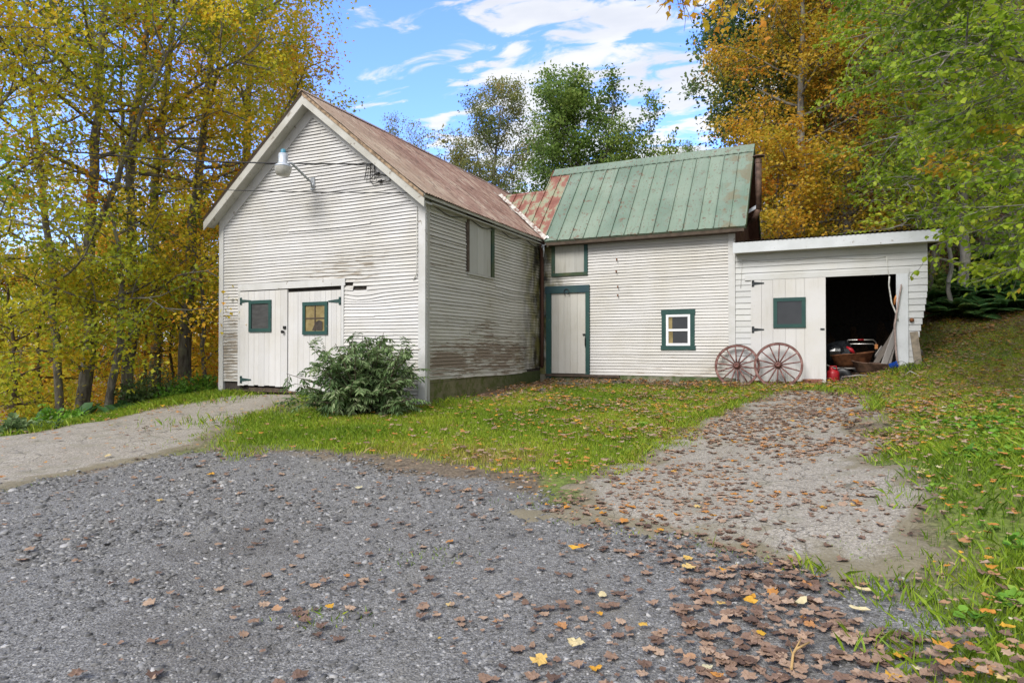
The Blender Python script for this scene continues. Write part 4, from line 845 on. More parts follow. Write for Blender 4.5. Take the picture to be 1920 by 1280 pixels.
# fluorescent fitting, small hooks inside
q = on(1642, 545, 1, Y0+1.2); ft = thing('strip_light', 'unlit fluorescent strip light under the shed rafters', 'light fitting', (q[0], Y0+1.2, 3.12))
mb = MB(); mb.bx(q[0]-.12, q[0]+.12, Y0+.75, Y0+1.9, 3.10, 3.14); part('fitting', mb, M['vinyl'], ft); mb = MB(); mb.tube([(q[0], Y0+.78, 3.085), (q[0], Y0+1.87, 3.085)], .014, 8); part('tube', mb, M['vinyl'], ft)
# post leaning on the shed's ragged corner
q0 = on(1722, 684, 1, Y0-.06); q1 = on(1712, 622, 1, Y0-.03); mb = MB(); mb.tone = .2; mb.beam((q0[0], q0[1]-.05, q0[2]-.05), (q1[0]+.01, q1[1]-.02, q1[2]), .13, .05, (0, -1, 0)); solo('leaning_board', mb, plain('weathered_board', (.24, .20, .15), .85), 'short weathered board propped on the right corner of the shed', 'board')
q0 = G(1740, 668); q0 = w2f(q0); mb = MB(); mb.beam((q0[0]-.02, q0[1]+.1, q0[2]-.05), (q0[0]-.26, q0[1]+.25, q0[2]+.38), .05, .04, (0, -1, 0)); solo('prop_stick', mb, M['plank'], 'thin grey stick slanting behind the weathered board', 'stick')
# wire hoops in the grass by the post
mb = MB(); q = w2f(G(1690, 705)); 
for k, (dx, r_) in enumerate(((0, .22), (.16, .17), (.3, .25))): mb.tube([(q[0]+dx+r_*.7*math.cos(t), q[1]+.1*k*math.cos(t), q[2]+r_*1.3*math.sin(t)) for t in np.linspace(-.3, 3.4, 14)], .005, 5)
solo('wire_hoops', mb, M['iron'], 'thin wire hoops standing in the grass at the doorpost', 'wire')
mb = MB(); q = w2f(G(1686, 708)); mb.tube([(q[0]+.2*t+.03*math.sin(t*4), q[1]-.1*t, q[2]+.03+.10*math.sin(t*1.7)**2) for t in np.linspace(0, 2.2, 14)], .007, 5); solo('loose_cord', mb, M['pale_cable'], 'pale cord end lying in the grass at the shed door', 'cord')

# ------------------------------------------------------------------ ground sheets
P_GRAVEL = [(-4.58,4.75),(-4.77,5.97),(-4.65,6.65),(-4.25,7.2),(-3.86,7.74),(-3.27,7.72),(-2.52,7.57),(-1.9,7.13),(-1.13,6.78),(-.32,6.39),(.18,5.49),(.44,5.27),(1.32,4.67),(1.81,4.03),(2.06,3.65),(2.1,3.3),(1.8,2.94),(1.55,2.5),(1.3,1.0),(1.2,-6),(-14,-6),(-14,2.5),(-9,4.2)]
P_ASPR = [(.29,5.2),(.4,5.66),(.64,6.12),(1.48,7.41),(2.49,9.07),(3.97,11.35),(5.02,12.7),(6.0,12.6),(6.17,10.9),(4.54,7.96),(3.78,6.5),(3.17,5.15),(2.84,4.38),(2.55,3.94),(2.3,3.7),(2.02,3.8),(1.6,4.3),(.97,4.85)]
P_ASPL = [(-14,5.6),(-9.2,7.9),(-6.9,9.3),(-6.86,10.6),(-6.9,12.2),(-6.14,12.72),(-5.6,13.3),(-4.1,12.75),(-4.0,11.9),(-4.12,10.67),(-4.1,9.42),(-4.06,8.37),(-4.3,7.22),(-4.64,6.6),(-4.8,5.97),(-8,4.6),(-14,2.6)]
P_LAWN = [(-3.76,8.1),(-4.05,9.4),(-4.1,10.6),(-3.9,11.6),(-3.0,12.05),(-1.5,11.3),(-.5,13.3),(.6,15.4),(1.4,15.5),(5.4,13.6),(5.0,12.8),(3.96,11.5),(2.54,9.25),(1.51,7.6),(.86,6.6),(.4,6.9),(-.36,7.2),(-1.27,7.55),(-2.06,7.7),(-2.98,7.8)]
def inside(poly, x, y):
    c = np.zeros(np.shape(x), bool); p = np.array(poly); q = np.roll(p, -1, 0)
    for (x0, y0), (x1, y1) in zip(p, q):
        if y0 == y1: continue
        c ^= ((y0 > y) != (y1 > y)) & (x < (x1-x0)*(y-y0)/(y1-y0)+x0)
    return c
def sd(poly, x, y):
    """signed distance, positive inside"""
    p = np.array(poly); q = np.roll(p, -1, 0); d = np.full(np.shape(x), 1e9)
    for (x0, y0), (x1, y1) in zip(p, q):
        ex, ey = x1-x0, y1-y0; t = np.clip(((x-x0)*ex+(y-y0)*ey)/(ex*ex+ey*ey), 0, 1); d = np.minimum(d, np.hypot(x-x0-t*ex, y-y0-t*ey))
    return np.where(inside(poly, x, y), d, -d)
def jag(x, y, s, a=.35): return (fbm(x*1.6, y*1.6, s, 3)-.5)*a*1.6+(fbm(x*6, y*6, s+40, 3)-.5)*a*.55
def axis(lo, f0, f1, hi, st, g=1.13):
    a = [f0]; d = st
    while a[-1] > lo: d *= g; a.append(a[-1]-d)
    b = [f1]; d = st
    while b[-1] < hi: d *= g; b.append(b[-1]+d)
    return np.array(a[:0:-1]+list(np.arange(f0, f1, st))+b)
def in_building(x, y):
    fx = (x-C0[0])*DF[0]+(y-C0[1])*DF[1]; fy = (x-C0[0])*DS[0]+(y-C0[1])*DS[1]
    return ((fx > W0+.05) & (fx < -.02) & (fy > .05) & (fy < LB)) | ((fx > -.5) & (fx < 4.6) & (fy > Y0+.0) & (fy < 9)) | ((fx > 4.5) & (fx < 8.05) & (fy > Y0+.02) & (fy < 9.3))
gx_ = axis(-420, -9, 9.5, 420, .11); gy_ = axis(-60, 1.2, 15.5, 460, .11)
X, Y = np.meshgrid(gx_, gy_); Z = gz(X, Y)
ib = in_building(X, Y); Z = np.where(ib, np.minimum(Z, .52), Z)
gmask = sst(-.1, .25, sd(P_LAWN, X, Y)+jag(X, Y, 3, .5))
right = sst(-.25, .3, -np.maximum.reduce([sd(P_ASPR, X, Y), sd(P_GRAVEL, X, Y), sd(P_LAWN, X, Y)*0-9])+jag(X, Y, 8, .5))*(X > .3)*(Y < 16)*(Y > -8)
left = sst(-.1, .5, -sd(P_ASPL, X, Y)+jag(X, Y, 5, .3))*(X < -3.8)*sst(-12, -9, X)*(Y > 6.5)
grassd = np.clip(np.maximum.reduce([gmask, right*.95, left*.8]), 0, 1)
fxx = (X-C0[0])*DF[0]+(Y-C0[1])*DF[1]; fyy = (X-C0[0])*DS[0]+(Y-C0[1])*DS[1]
wall_bare = np.maximum(sst(.75, .15, np.abs(fxx-.35))*(fyy > .6)*(fyy < 5.4), sst(.75, .2, np.abs(fyy-Y0+.35))*(fxx > -.2)*(fxx < 4.8))
grassd = grassd*(1-.9*wall_bare)
wood = np.clip(sst(15.5, 17.5, Y-.0*X)+sst(9.5, 12.5, X+.12*(Y-10)-.3)*(Y > 13)+sst(-7.2, -8.4, X)*(Y > 9.5), 0, 1)
dry = np.clip(wood*.95+wall_bare*.7, 0, 1); grassd = grassd*(1-.75*wood)
ny_, nx_ = X.shape; I, J = np.meshgrid(np.arange(ny_-1), np.arange(nx_-1), indexing='ij'); A = (I*nx_+J).ravel(); FQ = np.stack([A, A+1, A+nx_+1, A+nx_], 1)
me = mesh_np('ground', np.stack([X.ravel(), Y.ravel(), Z.ravel()], 1), FQ, {'grass': grassd.ravel(), 'dry': dry.ravel()}, True)
setp(obj_np('ground', me, M['soil']), kind='structure')
def sheet(name, poly, lift, seed, mat, x0, x1, y0, y1, st, jg=.3, xs=None, ys=None, grow=.0):
    xs = np.arange(x0, x1, st) if xs is None else xs; ys = np.arange(y0, y1, st) if ys is None else ys
    X, Y = np.meshgrid(xs, ys); s = sd(poly, X, Y)+jag(X, Y, seed, jg)+grow; Zb = gz(X, Y)
    Z = Zb+lift*sst(-.12, .10, s)-.03*sst(.02, -.2, s)
    n = X.shape[1]; i, j = np.meshgrid(np.arange(X.shape[0]-1), np.arange(n-1), indexing='ij'); a = (i*n+j).ravel(); F = np.stack([a, a+1, a+n+1, a+n], 1)
    F = F[(s.ravel()[F] > -.06).any(1)]; u, inv = np.unique(F, return_inverse=True); V = np.stack([X.ravel(), Y.ravel(), Z.ravel()], 1)[u]
    me = mesh_np(name, V, inv.reshape(F.shape), {'edge': sst(.45, -.05, s.ravel()[u])}, True); return setp(obj_np(name, me, mat), kind='structure')
sheet('gravel_yard', P_GRAVEL, .008, 31, M['gravel'], 0, 0, 0, 0, 1, .5, axis(-14, -6, 3, 4, .06), axis(-6, 1.2, 8.4, 9, .06), .12)
sheet('old_driveway', P_ASPR, .024, 52, M['asphalt'], -.4, 6.8, 3.2, 13.2, .05, .62)
sheet('barn_driveway', P_ASPL, .020, 77, M['asphalt'], -14, -3.4, 2.4, 13.6, .08, .45)

# ------------------------------------------------------------------ vegetation
LEAF3 = np.array([(0,0,0),(-.52,.34,.06),(-.15,.58,.05),(0,1,-.10),(.52,.34,.06),(.15,.58,.05)])      # three-lobed
LEAFO = np.array([(0,0,0),(-.30,.30,.07),(-.24,.72,.05),(0,1,-.12),(.30,.30,.07),(.24,.72,.05)])      # oval
LEAFN = np.array([(0,0,0),(-.13,.30,.04),(-.10,.68,.03),(0,1,-.15),(.13,.30,.04),(.10,.68,.03)])      # lance-shaped
LEAFQ = np.array([[0,3,2,1],[0,4,5,3]])
def unit(v): return v/(np.linalg.norm(v, axis=-1, keepdims=True)+1e-9)
def leaves(P, D, N, S, tmpl):
    """P base, D along the leaf, N its normal, S its length -> vertices, faces"""
    D = unit(D); N = unit(N-D*(N*D).sum(-1, keepdims=True)); X = np.cross(D, N); k = len(tmpl)
    V = P[:, None]+S[:, None, None]*(tmpl[None, :, 0:1]*X[:, None]+tmpl[None, :, 1:2]*D[:, None]+tmpl[None, :, 2:3]*N[:, None])
    F = LEAFQ[None]+(np.arange(len(P))*k)[:, None, None]
    return V.reshape(-1, 3), F.reshape(-1, 4)
def poly_at(pts, s):
    L = np.r_[0, np.cumsum(np.linalg.norm(np.diff(pts, axis=0), axis=1))]; q = s*L[-1]
    return np.array([np.interp(q, L, pts[:, i]) for i in range(3)]).T
class Wood:
    """collects tapered tubes as one numpy mesh"""
    def __init__(s): s.V = []; s.F = []; s.n = 0
    def tube(s, pts, r0, r1, n, powr=1.0):
        pts = np.asarray(pts, float); k = len(pts); d = np.gradient(pts, axis=0); d = unit(d)
        u = np.cross(d, np.array([.31, .17, .93])); bad = np.linalg.norm(u, axis=1) < .1; u[bad] = np.cross(d[bad], np.array([1., 0, 0])); u = unit(u); w = np.cross(d, u)
        r = r1+(r0-r1)*(1-np.linspace(0, 1, k))**powr; a = np.arange(n)*2*np.pi/n
        V = pts[:, None]+r[:, None, None]*(np.cos(a)[None, :, None]*u[:, None]+np.sin(a)[None, :, None]*w[:, None])
        i, j = np.meshgrid(np.arange(k-1), np.arange(n), indexing='ij'); j2 = (j+1) % n
        s.F.append(np.stack([i*n+j, i*n+j2, (i+1)*n+j2, (i+1)*n+j], -1).reshape(-1, 4)+s.n); s.V.append(V.reshape(-1, 3)); s.n += k*n
    def get(s): return np.concatenate(s.V), np.concatenate(s.F)
def limb(rg, p, d, L, up=.25, wig=.18, k=6):
    pts = [p]; d = unit(d)
    for i in range(k):
        d = unit(d+np.array([0, 0, up/k])+rg.normal(0, wig, 3)/math.sqrt(k)); pts.append(pts[-1]+d*L/k)
    return np.array(pts)
def dirn(az, el): return np.array([math.cos(az)*math.cos(el), math.sin(az)*math.cos(el), math.sin(el)])
TREES = {}
def grow(seed, trunk, r0, limbs=(), n1=16, s0=.3, prof=lambda s: 1., L1=3.5, el=(.2, .9), n2=6, n3=5, per=34, lsize=.12, tmpl=LEAF3, up=.3, droop=.25, spread=.16, tone=(.5, .22), az=None, flat=False, r1=.02, dens=None, cap=3.0):
    """trunk: polyline from the ground up. Returns (wood V,F), (leaf V,F,t)"""
    rg = np.random.default_rng(seed); W = Wood(); trunk = np.asarray(trunk, float)
    s = np.linspace(0, 1, 18); tp = poly_at(trunk, s); tp[1:-1] += rg.normal(0, .025, (16, 3))*np.array([1, 1, .2]); tp[0, 2] -= .25
    W.tube(tp, r0*1.12, r1, 9, .8); W.tube(np.array([tp[0], tp[0]+(tp[1]-tp[0])*.6]), r0*1.5, r0*.95, 9)
    first = []
    for (pts, ra) in limbs: pts = np.asarray(pts, float); q = poly_at(pts, np.linspace(0, 1, 9)); q[1:-1] += rg.normal(0, .03, (7, 3)); first.append((q, ra))
    a = rg.uniform(0, 6.28)
    for i in range(n1):
        f = s0+(1-s0)*((i+.5)/n1)**.9; a += 2.4+rg.normal(0, .35); aa = a if az is None else az[0]+rg.normal(0, az[1]); e = el[0]+(el[1]-el[0])*((f-s0)/(1-s0))+rg.normal(0, .12)
        L = L1*prof((f-s0)/(1-s0))*rg.uniform(.75, 1.2); rr = max(.012, (r0*(1-f)**.8+r1)*.5); first.append((limb(rg, poly_at(tp, np.array([f]))[0], dirn(aa, e), L, up), rr))
    P = []; D = []; T = []
    for q, ra in first:
        W.tube(q, ra, .006, 6); L = np.linalg.norm(np.diff(q, axis=0), axis=1).sum(); m = max(3, int(round(n2*min(4.5, L/2.5)))); ct = rg.normal(0, tone[1]*.55)
        for j in range(m):
            f = .25+.75*(j+rg.uniform(.2, .8))/m; b = poly_at(q, np.array([f]))[0]; ax = unit(poly_at(q, np.array([min(1, f+.05)]))[0]-poly_at(q, np.array([f-.05]))[0])
            sd_ = rg.normal(0, 1, 3); 
            if flat: sd_[2] *= .25
            sd_ = unit(sd_-ax*(sd_@ax)); d2 = unit(ax*.65+sd_*.85+np.array([0, 0, .1])); L2 = min(L, cap)*(.50-.22*f)*rg.uniform(.7, 1.3)+.15; q2 = limb(rg, b, d2, L2, up*.6, .25, 4); W.tube(q2, max(.006, ra*.38), .003, 4)
            c2 = ct+rg.normal(0, tone[1]*.45)
            for k in range(n3+1):
                if k == n3: q3 = q2[2:]
                else:
                    f3 = .2+.8*(k+rg.uniform(0, 1))/n3; b3 = poly_at(q2, np.array([f3]))[0]; ax2 = unit(q2[-1]-q2[0]); s3 = rg.normal(0, 1, 3)
                    if flat: s3[2] *= .2
                    s3 = unit(s3-ax2*(s3@ax2)); q3 = limb(rg, b3, ax2*.6+s3*.9, L2*.45*rg.uniform(.6, 1.3)+.12, .05, .25, 3); W.tube(q3, .0045, .0018, 3)
                nl = max(3, int(per*rg.uniform(.5, 1.4)*(1 if dens is None else dens(q3[-1])))); fl = rg.uniform(0, 1, nl)
                p = poly_at(q3, fl); ax3 = unit(q3[-1]-q3[0])
                if flat:
                    sg = np.where(rg.random(nl) < .5, -1, 1)[:, None]; hz = unit(np.cross(ax3, np.array([0, 0, 1.]))); dd = ax3*.6+hz*sg*.7+rg.normal(0, .25, (nl, 3))-np.array([0, 0, droop])
                    p = p+rg.normal(0, .012, (nl, 3))
                else: dd = ax3*.5+rg.normal(0, .7, (nl, 3))-np.array([0, 0, droop]); p = p+rg.normal(0, spread, (nl, 3))*np.array([1, 1, .7])
                P.append(p); D.append(dd); T.append(tone[0]+c2+rg.normal(0, tone[1]*.4, nl))
    P = np.concatenate(P); D = np.concatenate(D); T = np.concatenate(T); n = len(P)
    N = np.array([0, 0, 1.])+rg.normal(0, .5 if flat else .6, (n, 3)); S = lsize*rg.uniform(.6, 1.25, n)
    V, F = leaves(P, D, N, S, tmpl); return W.get(), (V, F, np.repeat(T, 6))
def tree(name, label, base, wood, crown, bark, leaf, group=None, cat='tree', wn='trunk', cn='crown'):
    base = np.asarray(base, float); o = bpy.data.objects.new(name, None); link(o); o.location = base; setp(o, label, cat, group); BASE[o.name] = base
    wm = mesh_np(wn, wood[0]-base, wood[1], None, True); obj_np(wn, wm, bark, parent=o); cm = mesh_np(cn, crown[0]-base, crown[1], {'t': crown[2]}); obj_np(cn, cm, leaf, parent=o); return o
def copy_tree(o, loc, rz, sc_, label, group=None, leaf=None):
    c = o.copy(); link(c); c.location = loc; c.rotation_euler = (0, 0, rz); c.scale = (sc_,)*3; c['label'] = label
    if group: c['group'] = group
    for ch in list(o.children):
        d = ch.copy(); link(d, c)
        if leaf is not None and ch.name.startswith('crown'): d.material_slots[0].link = 'OBJECT'; d.material_slots[0].material = leaf
    return c
def at(px, py, dep): return CAM+ray(px, py)*dep          # a point a given distance ahead along a line of sight
def line(dep, *pp): return [at(x, y, dep+(q[0] if q else 0)) for x, y, *q in pp]
def gtree(dep, base_px, *pp):
    """trunk waypoints ahead of the camera at one distance, its foot set on the ground"""
    T = line(dep, *pp); b = T[0].copy(); x = (base_px-960)/FPX*dep; T = [np.array([x, dep, g1(x, dep)])]+T; return T
GL = 'trees of the left wood'
# ---- left wood: the trunks that can be told apart
MAPLE = dict(n2=4, n3=4, lsize=.092, tmpl=LEAF3, tone=(.50, .24), el=(.05, .95), up=.35, spread=.17)
T = gtree(14.5, 158, (165, 640), (171, 480), (176, 300), (190, 120), (198, -60), (205, -230))
LM = [(line(14.5, (176, 440), (215, 340, -.3), (262, 215, -.6), (300, 130, -.9), (345, 40, -1.2)), .075), (line(14.5, (172, 500), (120, 430, .4), (60, 395, .9), (-40, 380, 1.4)), .05), (line(14.5, (180, 200), (150, 110, .5), (110, 20, .9), (80, -60, 1)), .05), (line(14.5, (168, 610), (215, 560, -.8), (275, 560, -1.3), (330, 585, -1.8)), .04), (line(14.5, (160, 700), (120, 665, -.7), (60, 650, -1.2), (0, 660, -1.6)), .04)]
w, c = grow(101, T, .135, LM, n1=22, s0=.42, L1=3.6, per=30, **MAPLE); tree('maple_tree', 'tall grey-barked maple nearest the barn driveway, one straight trunk forking at cable height', T[0], w, c, M['bark'], M['leaf_left'], GL)
T = gtree(15.2, 228, (252, 610), (245, 450), (243, 300), (262, 150), (285, -20), (300, -180))
LM = [(line(15.2, (243, 300), (275, 250, -.2), (330, 190, -.4), (400, 140, -.5), (480, 90, -.6)), .08), (line(15.2, (243, 330), (232, 250, .5), (228, 130, .9), (232, 20, 1.2)), .06), (line(15.2, (250, 570), (330, 520, -1.0), (410, 500, -1.5)), .04)]
w, c = grow(102, T, .125, LM, n1=20, s0=.40, L1=3.4, per=30, **MAPLE); tree('maple_tree', 'maple forking into a wide V above the cables, left of the gable', T[0], w, c, M['bark'], M['leaf_left'], GL)
T = gtree(14.0, 200, (222, 660), (228, 560), (224, 470), (205, 390))
w, c = grow(103, T, .085, [(line(14, (224, 650), (180, 690, -.8), (140, 690, -1.2)), .03)], n1=10, s0=.45, L1=2.0, per=24, **MAPLE); tree('young_maple', 'slim dark leaning trunk crossing the foot of the forked maple', T[0], w, c, M['bark'], M['leaf_left'], GL)
T = gtree(18.0, 290, (292, 600), (287, 392), (300, 240), (320, 90), (330, -70), (338, -200))
w, c = grow(104, T, .15, [(line(18, (300, 230), (370, 180, -.5), (450, 110, -.9), (520, 60, -1.1)), .07), (line(18, (296, 300), (350, 265, -1), (420, 255, -1.4)), .05)], n1=20, s0=.35, L1=4.0, per=30, n2=4, n3=4, lsize=.10, tmpl=LEAF3, tone=(.52, .24), el=(.05, .95), up=.3, spread=.2); tree('maple_tree', 'orange-tinged maple with a thick pale trunk behind the V-forked one', T[0], w, c, M['bark'], M['leaf_left'], GL)
T = gtree(16.6, 345, (348, 600), (358, 480), (374, 330), (388, 190), (398, 40), (404, -100))
w, c = grow(105, T, .155, [(line(16.6, (350, 620), (300, 590, -1.2), (240, 600, -2)), .035), (line(16.6, (358, 470), (420, 400, .5), (480, 380, .9)), .04)], n1=20, s0=.32, L1=3.4, per=30, n2=4, n3=4, lsize=.098, tmpl=LEAF3, tone=(.52, .24), el=(.0, .95), up=.3, spread=.19); tree('maple_tree', 'double-width dark trunk close to the left corner of the barn', T[0], w, c, M['bark'], M['leaf_left'], GL)
T = gtree(13.4, 112, (104, 620), (95, 470), (75, 330), (60, 170), (50, 0), (44, -140))
w, c = grow(106, T, .075, [(line(13.4, (97, 560), (50, 520, -.6), (-10, 520, -1)), .03)], n1=16, s0=.28, L1=2.7, per=30, n2=4, n3=4, lsize=.088, tmpl=LEAF3, tone=(.36, .22), el=(-.1, .9), up=.25, spread=.16); tree('young_maple', 'thin straight maple with greenish leaves near the left edge', T[0], w, c, M['bark'], M['leaf_left'], GL)
T = gtree(16.0, 384, (380, 640), (378, 520), (370, 420))
w, c = grow(107, T, .055, n1=10, s0=.2, L1=1.7, per=24, **{**MAPLE, 'tone': (.62, .2)}); tree('sapling', 'thin sapling with orange leaves just outside the barn corner', T[0], w, c, M['bark'], M['leaf_left'], GL)
T = gtree(12.2, -70, (-80, 500), (-60, 250), (-30, 50), (0, -150))
w, c = grow(108, T, .13, [(line(12.2, (-75, 480), (20, 440, .5), (110, 475, .9), (160, 520, 1.2)), .04), (line(12.2, (-60, 250), (40, 150, .2), (140, 70, .5)), .05), (line(12.2, (-65, 330), (40, 300, .3), (120, 290, .7)), .045)], n1=16, s0=.3, L1=3.2, per=22, **{**MAPLE, 'tone': (.38, .22)}); tree('maple_tree', 'maple standing outside the left edge whose green boughs reach in', T[0], w, c, M['bark'], M['leaf_left'], GL)
# low boughs and understorey along the bank
for i, (dep, bx_, pts, lab, tn) in enumerate(((13.2, 30, ((25, 640), (10, 520)), 'low yellow-green maple bush at the bottom left of the wood', .40), (14.6, 85, ((70, 640), (90, 560)), 'low leafy maple shoot between the thin maple and the edge', .46), (17.5, 262, ((275, 640), (268, 540)), 'bushy young maple behind the two forked trunks', .5), (18.5, 170, ((150, 620), (140, 480)), 'leafy young maple behind the straight grey trunk', .55), (18.2, 330, ((320, 650), (330, 560)), 'orange leaved maple shoot behind the dark double trunk', .68), (20.5, 392, ((395, 640), (390, 560)), 'golden sapling in the gap beside the barn corner', .66))):
    T = gtree(dep, bx_, *pts); w, c = grow(120+i, T, .045, n1=13, s0=.08, L1=2.3, per=20, lsize=.092, tmpl=LEAF3, tone=(tn, .22), el=(-.25, .5), up=.05, spread=.2, droop=.35); tree('maple_sapling', lab, T[0], w, c, M['twig'], M['leaf_left'], GL)
# the golden crown that shows over the gable
T = gtree(21.5, 455, (455, 500), (462, 300), (470, 120), (478, -40), (482, -130))
w, c = grow(130, T, .2, n1=26, s0=.22, L1=3.5, per=26, lsize=.112, n2=5, tmpl=LEAF3, tone=(.60, .24), el=(.05, 1.0), up=.35, spread=.24, prof=lambda s: .75+.4*math.sin(s*3.1)-.35*s*s); gold = tree('golden_maple', 'broad golden-orange maple rising behind the left roof slope', T[0], w, c, M['bark'], M['leaf_gold'], GL)
T = gtree(24, 546, (546, 450), (550, 310), (553, 210), (553, 140))
w, c = grow(131, T, .13, n1=24, s0=.3, L1=2.5, per=28, lsize=.112, n2=5, tmpl=LEAF3, tone=(.40, .24), el=(.05, 1.0), up=.35, spread=.24, prof=lambda s: 1-.55*s); tree('golden_maple', 'smaller golden maple showing just behind the ridge tip of the gable', T[0], w, c, M['bark'], M['leaf_gold'], GL)
# farther trees of the left wood
far_l = None
for i, (x, dep, s_, rz, lab, lf) in enumerate(((20, 24, .50, 0, 'far yellow maple at the left edge of the wood', 'leaf_left'), (120, 27, .55, 1.3, 'far yellow maple between the thin and the grey trunk', 'leaf_gold'), (215, 25, .55, 2.6, 'far maple filling the gap of the V-forked trunk', 'leaf_left'), (330, 28, .62, 4.0, 'far orange maple over the left eave', 'leaf_gold'), (-110, 22, .6, 5.1, 'far maple at the very left behind the green boughs', 'leaf_left'), (405, 27, .62, 3.3, 'far maple beside the eave corner of the barn', 'leaf_gold'))):
    x = (x-960)/FPX*dep; b_ = np.array([x, dep, g1(x, dep)-.1])
    if far_l is None:
        w, c = grow(140, [b_, b_+(.1, 0, 4), b_+(0, .2, 9), b_+(.2, 0, 15.5)], .2, n1=26, s0=.25, L1=4.2, per=22, lsize=.20, tmpl=LEAF3, tone=(.62, .24), el=(0, 1.), up=.3, spread=.28, prof=lambda s: 1-.5*s); far_l = tree('maple_tree', lab, b_, w, c, M['bark'], M['leaf_left'], 'far trees of the left wood'); far_l.scale = (.5,)*3
    else: copy_tree(far_l, b_, rz, s_, lab, 'far trees of the left wood', M[lf])
# ---- trees behind the roofs
T = gtree(30, 905, (915, 450), (925, 330), (935, 250), (938, 190))
LM = [(line(30, (915, 480), (870, 350, .3), (838, 260, .6)), .06), (line(30, (918, 420), (895, 300, -.4), (890, 200, -.6)), .06), (line(30, (920, 400), (965, 290, .4), (985, 220, .6)), .06), (line(30, (915, 470), (850, 400, -.4), (815, 330, -.6)), .05)]
w, c = grow(150, T, .14, LM, n1=26, s0=.22, L1=3.3, per=24, lsize=.105, tmpl=LEAFO, tone=(.45, .25), el=(.5, 1.1), up=.55, spread=.17, prof=lambda s: 1-.6*s); tree('birch_tree', 'thin olive-brown birch with see-through crown behind the valley of the roofs', T[0], w, c, M['pale_bark'], M['leaf_olive'])
T = gtree(28, 1085, (1085, 450), (1085, 340), (1082, 270), (1076, 215))
LM = [(line(28, (1085, 430), (1050, 300, .3), (1035, 220, .3), (1030, 165, .3)), .09), (line(28, (1085, 400), (1130, 300, -.3), (1150, 220, -.5), (1154, 165, -.5)), .09), (line(28, (1085, 420), (1160, 330, .5), (1200, 270, .7), (1232, 222, .8)), .05), (line(28, (1085, 430), (1180, 340, .1), (1250, 300, .1)), .035), (line(28, (1083, 400), (1020, 320, -.5), (1000, 260, -.7)), .06)]
w, c = grow(151, T, .16, LM, n1=34, s0=.24, L1=3.7, per=24, lsize=.13, tmpl=LEAFO, tone=(.5, .22), el=(.15, 1.1), up=.5, spread=.17, prof=lambda s: 1.05-.6*s); tree('ash_tree', 'full green tree with several upright leaders behind the green roof', T[0], w, c, M['bark'], M['leaf_green'])
for i, (px, dep, lab, top) in enumerate(((735, 34, 'wispy twig tips of a birch peeking over the red roof', 243), (780, 36, 'second wispy birch top right along the red roof line', 262), (1290, 36, 'small green treetop touching the green ridge at its right part', 292))):
    T = gtree(dep, px, (px, 420), (px+3, top+60), (px+2, top)); w, c = grow(155+i, T, .07, n1=12, s0=.75, L1=.8, per=7, lsize=.10, tmpl=LEAFO, tone=(.5, .2), el=(.5, 1.1), up=.5, spread=.15); tree('birch_tree', lab, T[0], w, c, M['pale_bark'], M['leaf_olive'] if i < 2 else M['leaf_green'])
# ---- right wood
GR = 'trees of the right wood'
T = gtree(25, 1445, (1445, 430), (1440, 250), (1435, 100), (1440, -40), (1445, -120))
w, c = grow(160, T, .17, [(line(25, (1440, 260), (1400, 200, -.5), (1360, 150, -.8), (1345, 110, -1)), .05), (line(25, (1440, 300), (1400, 270, -.4), (1365, 240, -.6)), .045), (line(25, (1438, 200), (1400, 120, -.4), (1360, 70, -.6)), .05)], n1=30, s0=.25, L1=2.9, per=22, lsize=.15, tmpl=LEAFO, tone=(.5, .24), el=(.1, .9), up=.3, spread=.2, prof=lambda s: .75+.4*math.sin(s*3.1)); tree('ash_tree', 'grey-green tree at the edge of the right wood behind the stove pipe', T[0], w, c, M['bark'], M['leaf_grey'], GR)
for i, (bx_, dep, pts, r_, L_, n_, lab, tn) in enumerate((
    (1505, 21, ((1505, 400), (1500, 220), (1505, 40), (1510, -110)), .16, 3.0, 34, 'tall orange-ochre maple just right of the stove pipe', .44),
    (1590, 22.5, ((1590, 400), (1595, 200), (1600, 20), (1600, -110)), .17, 3.3, 34, 'second orange-ochre maple over the middle of the shed roof', .42),
    (1690, 24, ((1690, 400), (1700, 200), (1705, 0), (1700, -120)), .16, 3.3, 30, 'brownish maple deeper in the right wood', .38),
    (1460, 19.5, ((1462, 420), (1458, 340), (1462, 290)), .06, 1.7, 20, 'low golden maple shoot behind the shed roof beside the stove pipe', .52))):
    T = gtree(dep, bx_, *pts); w, c = grow(165+i, T, r_, n1=n_, s0=.10 if i < 3 else .05, L1=L_, per=(27, 25, 17, 24)[i], lsize=.108, tmpl=LEAF3, tone=(tn, .22), el=(-.15, .9), up=.25, spread=.21, prof=lambda s: 1-.35*s, n2=7); tree('orange_maple', lab, T[0], w, c, M['bark'], M['leaf_orange'], GR)
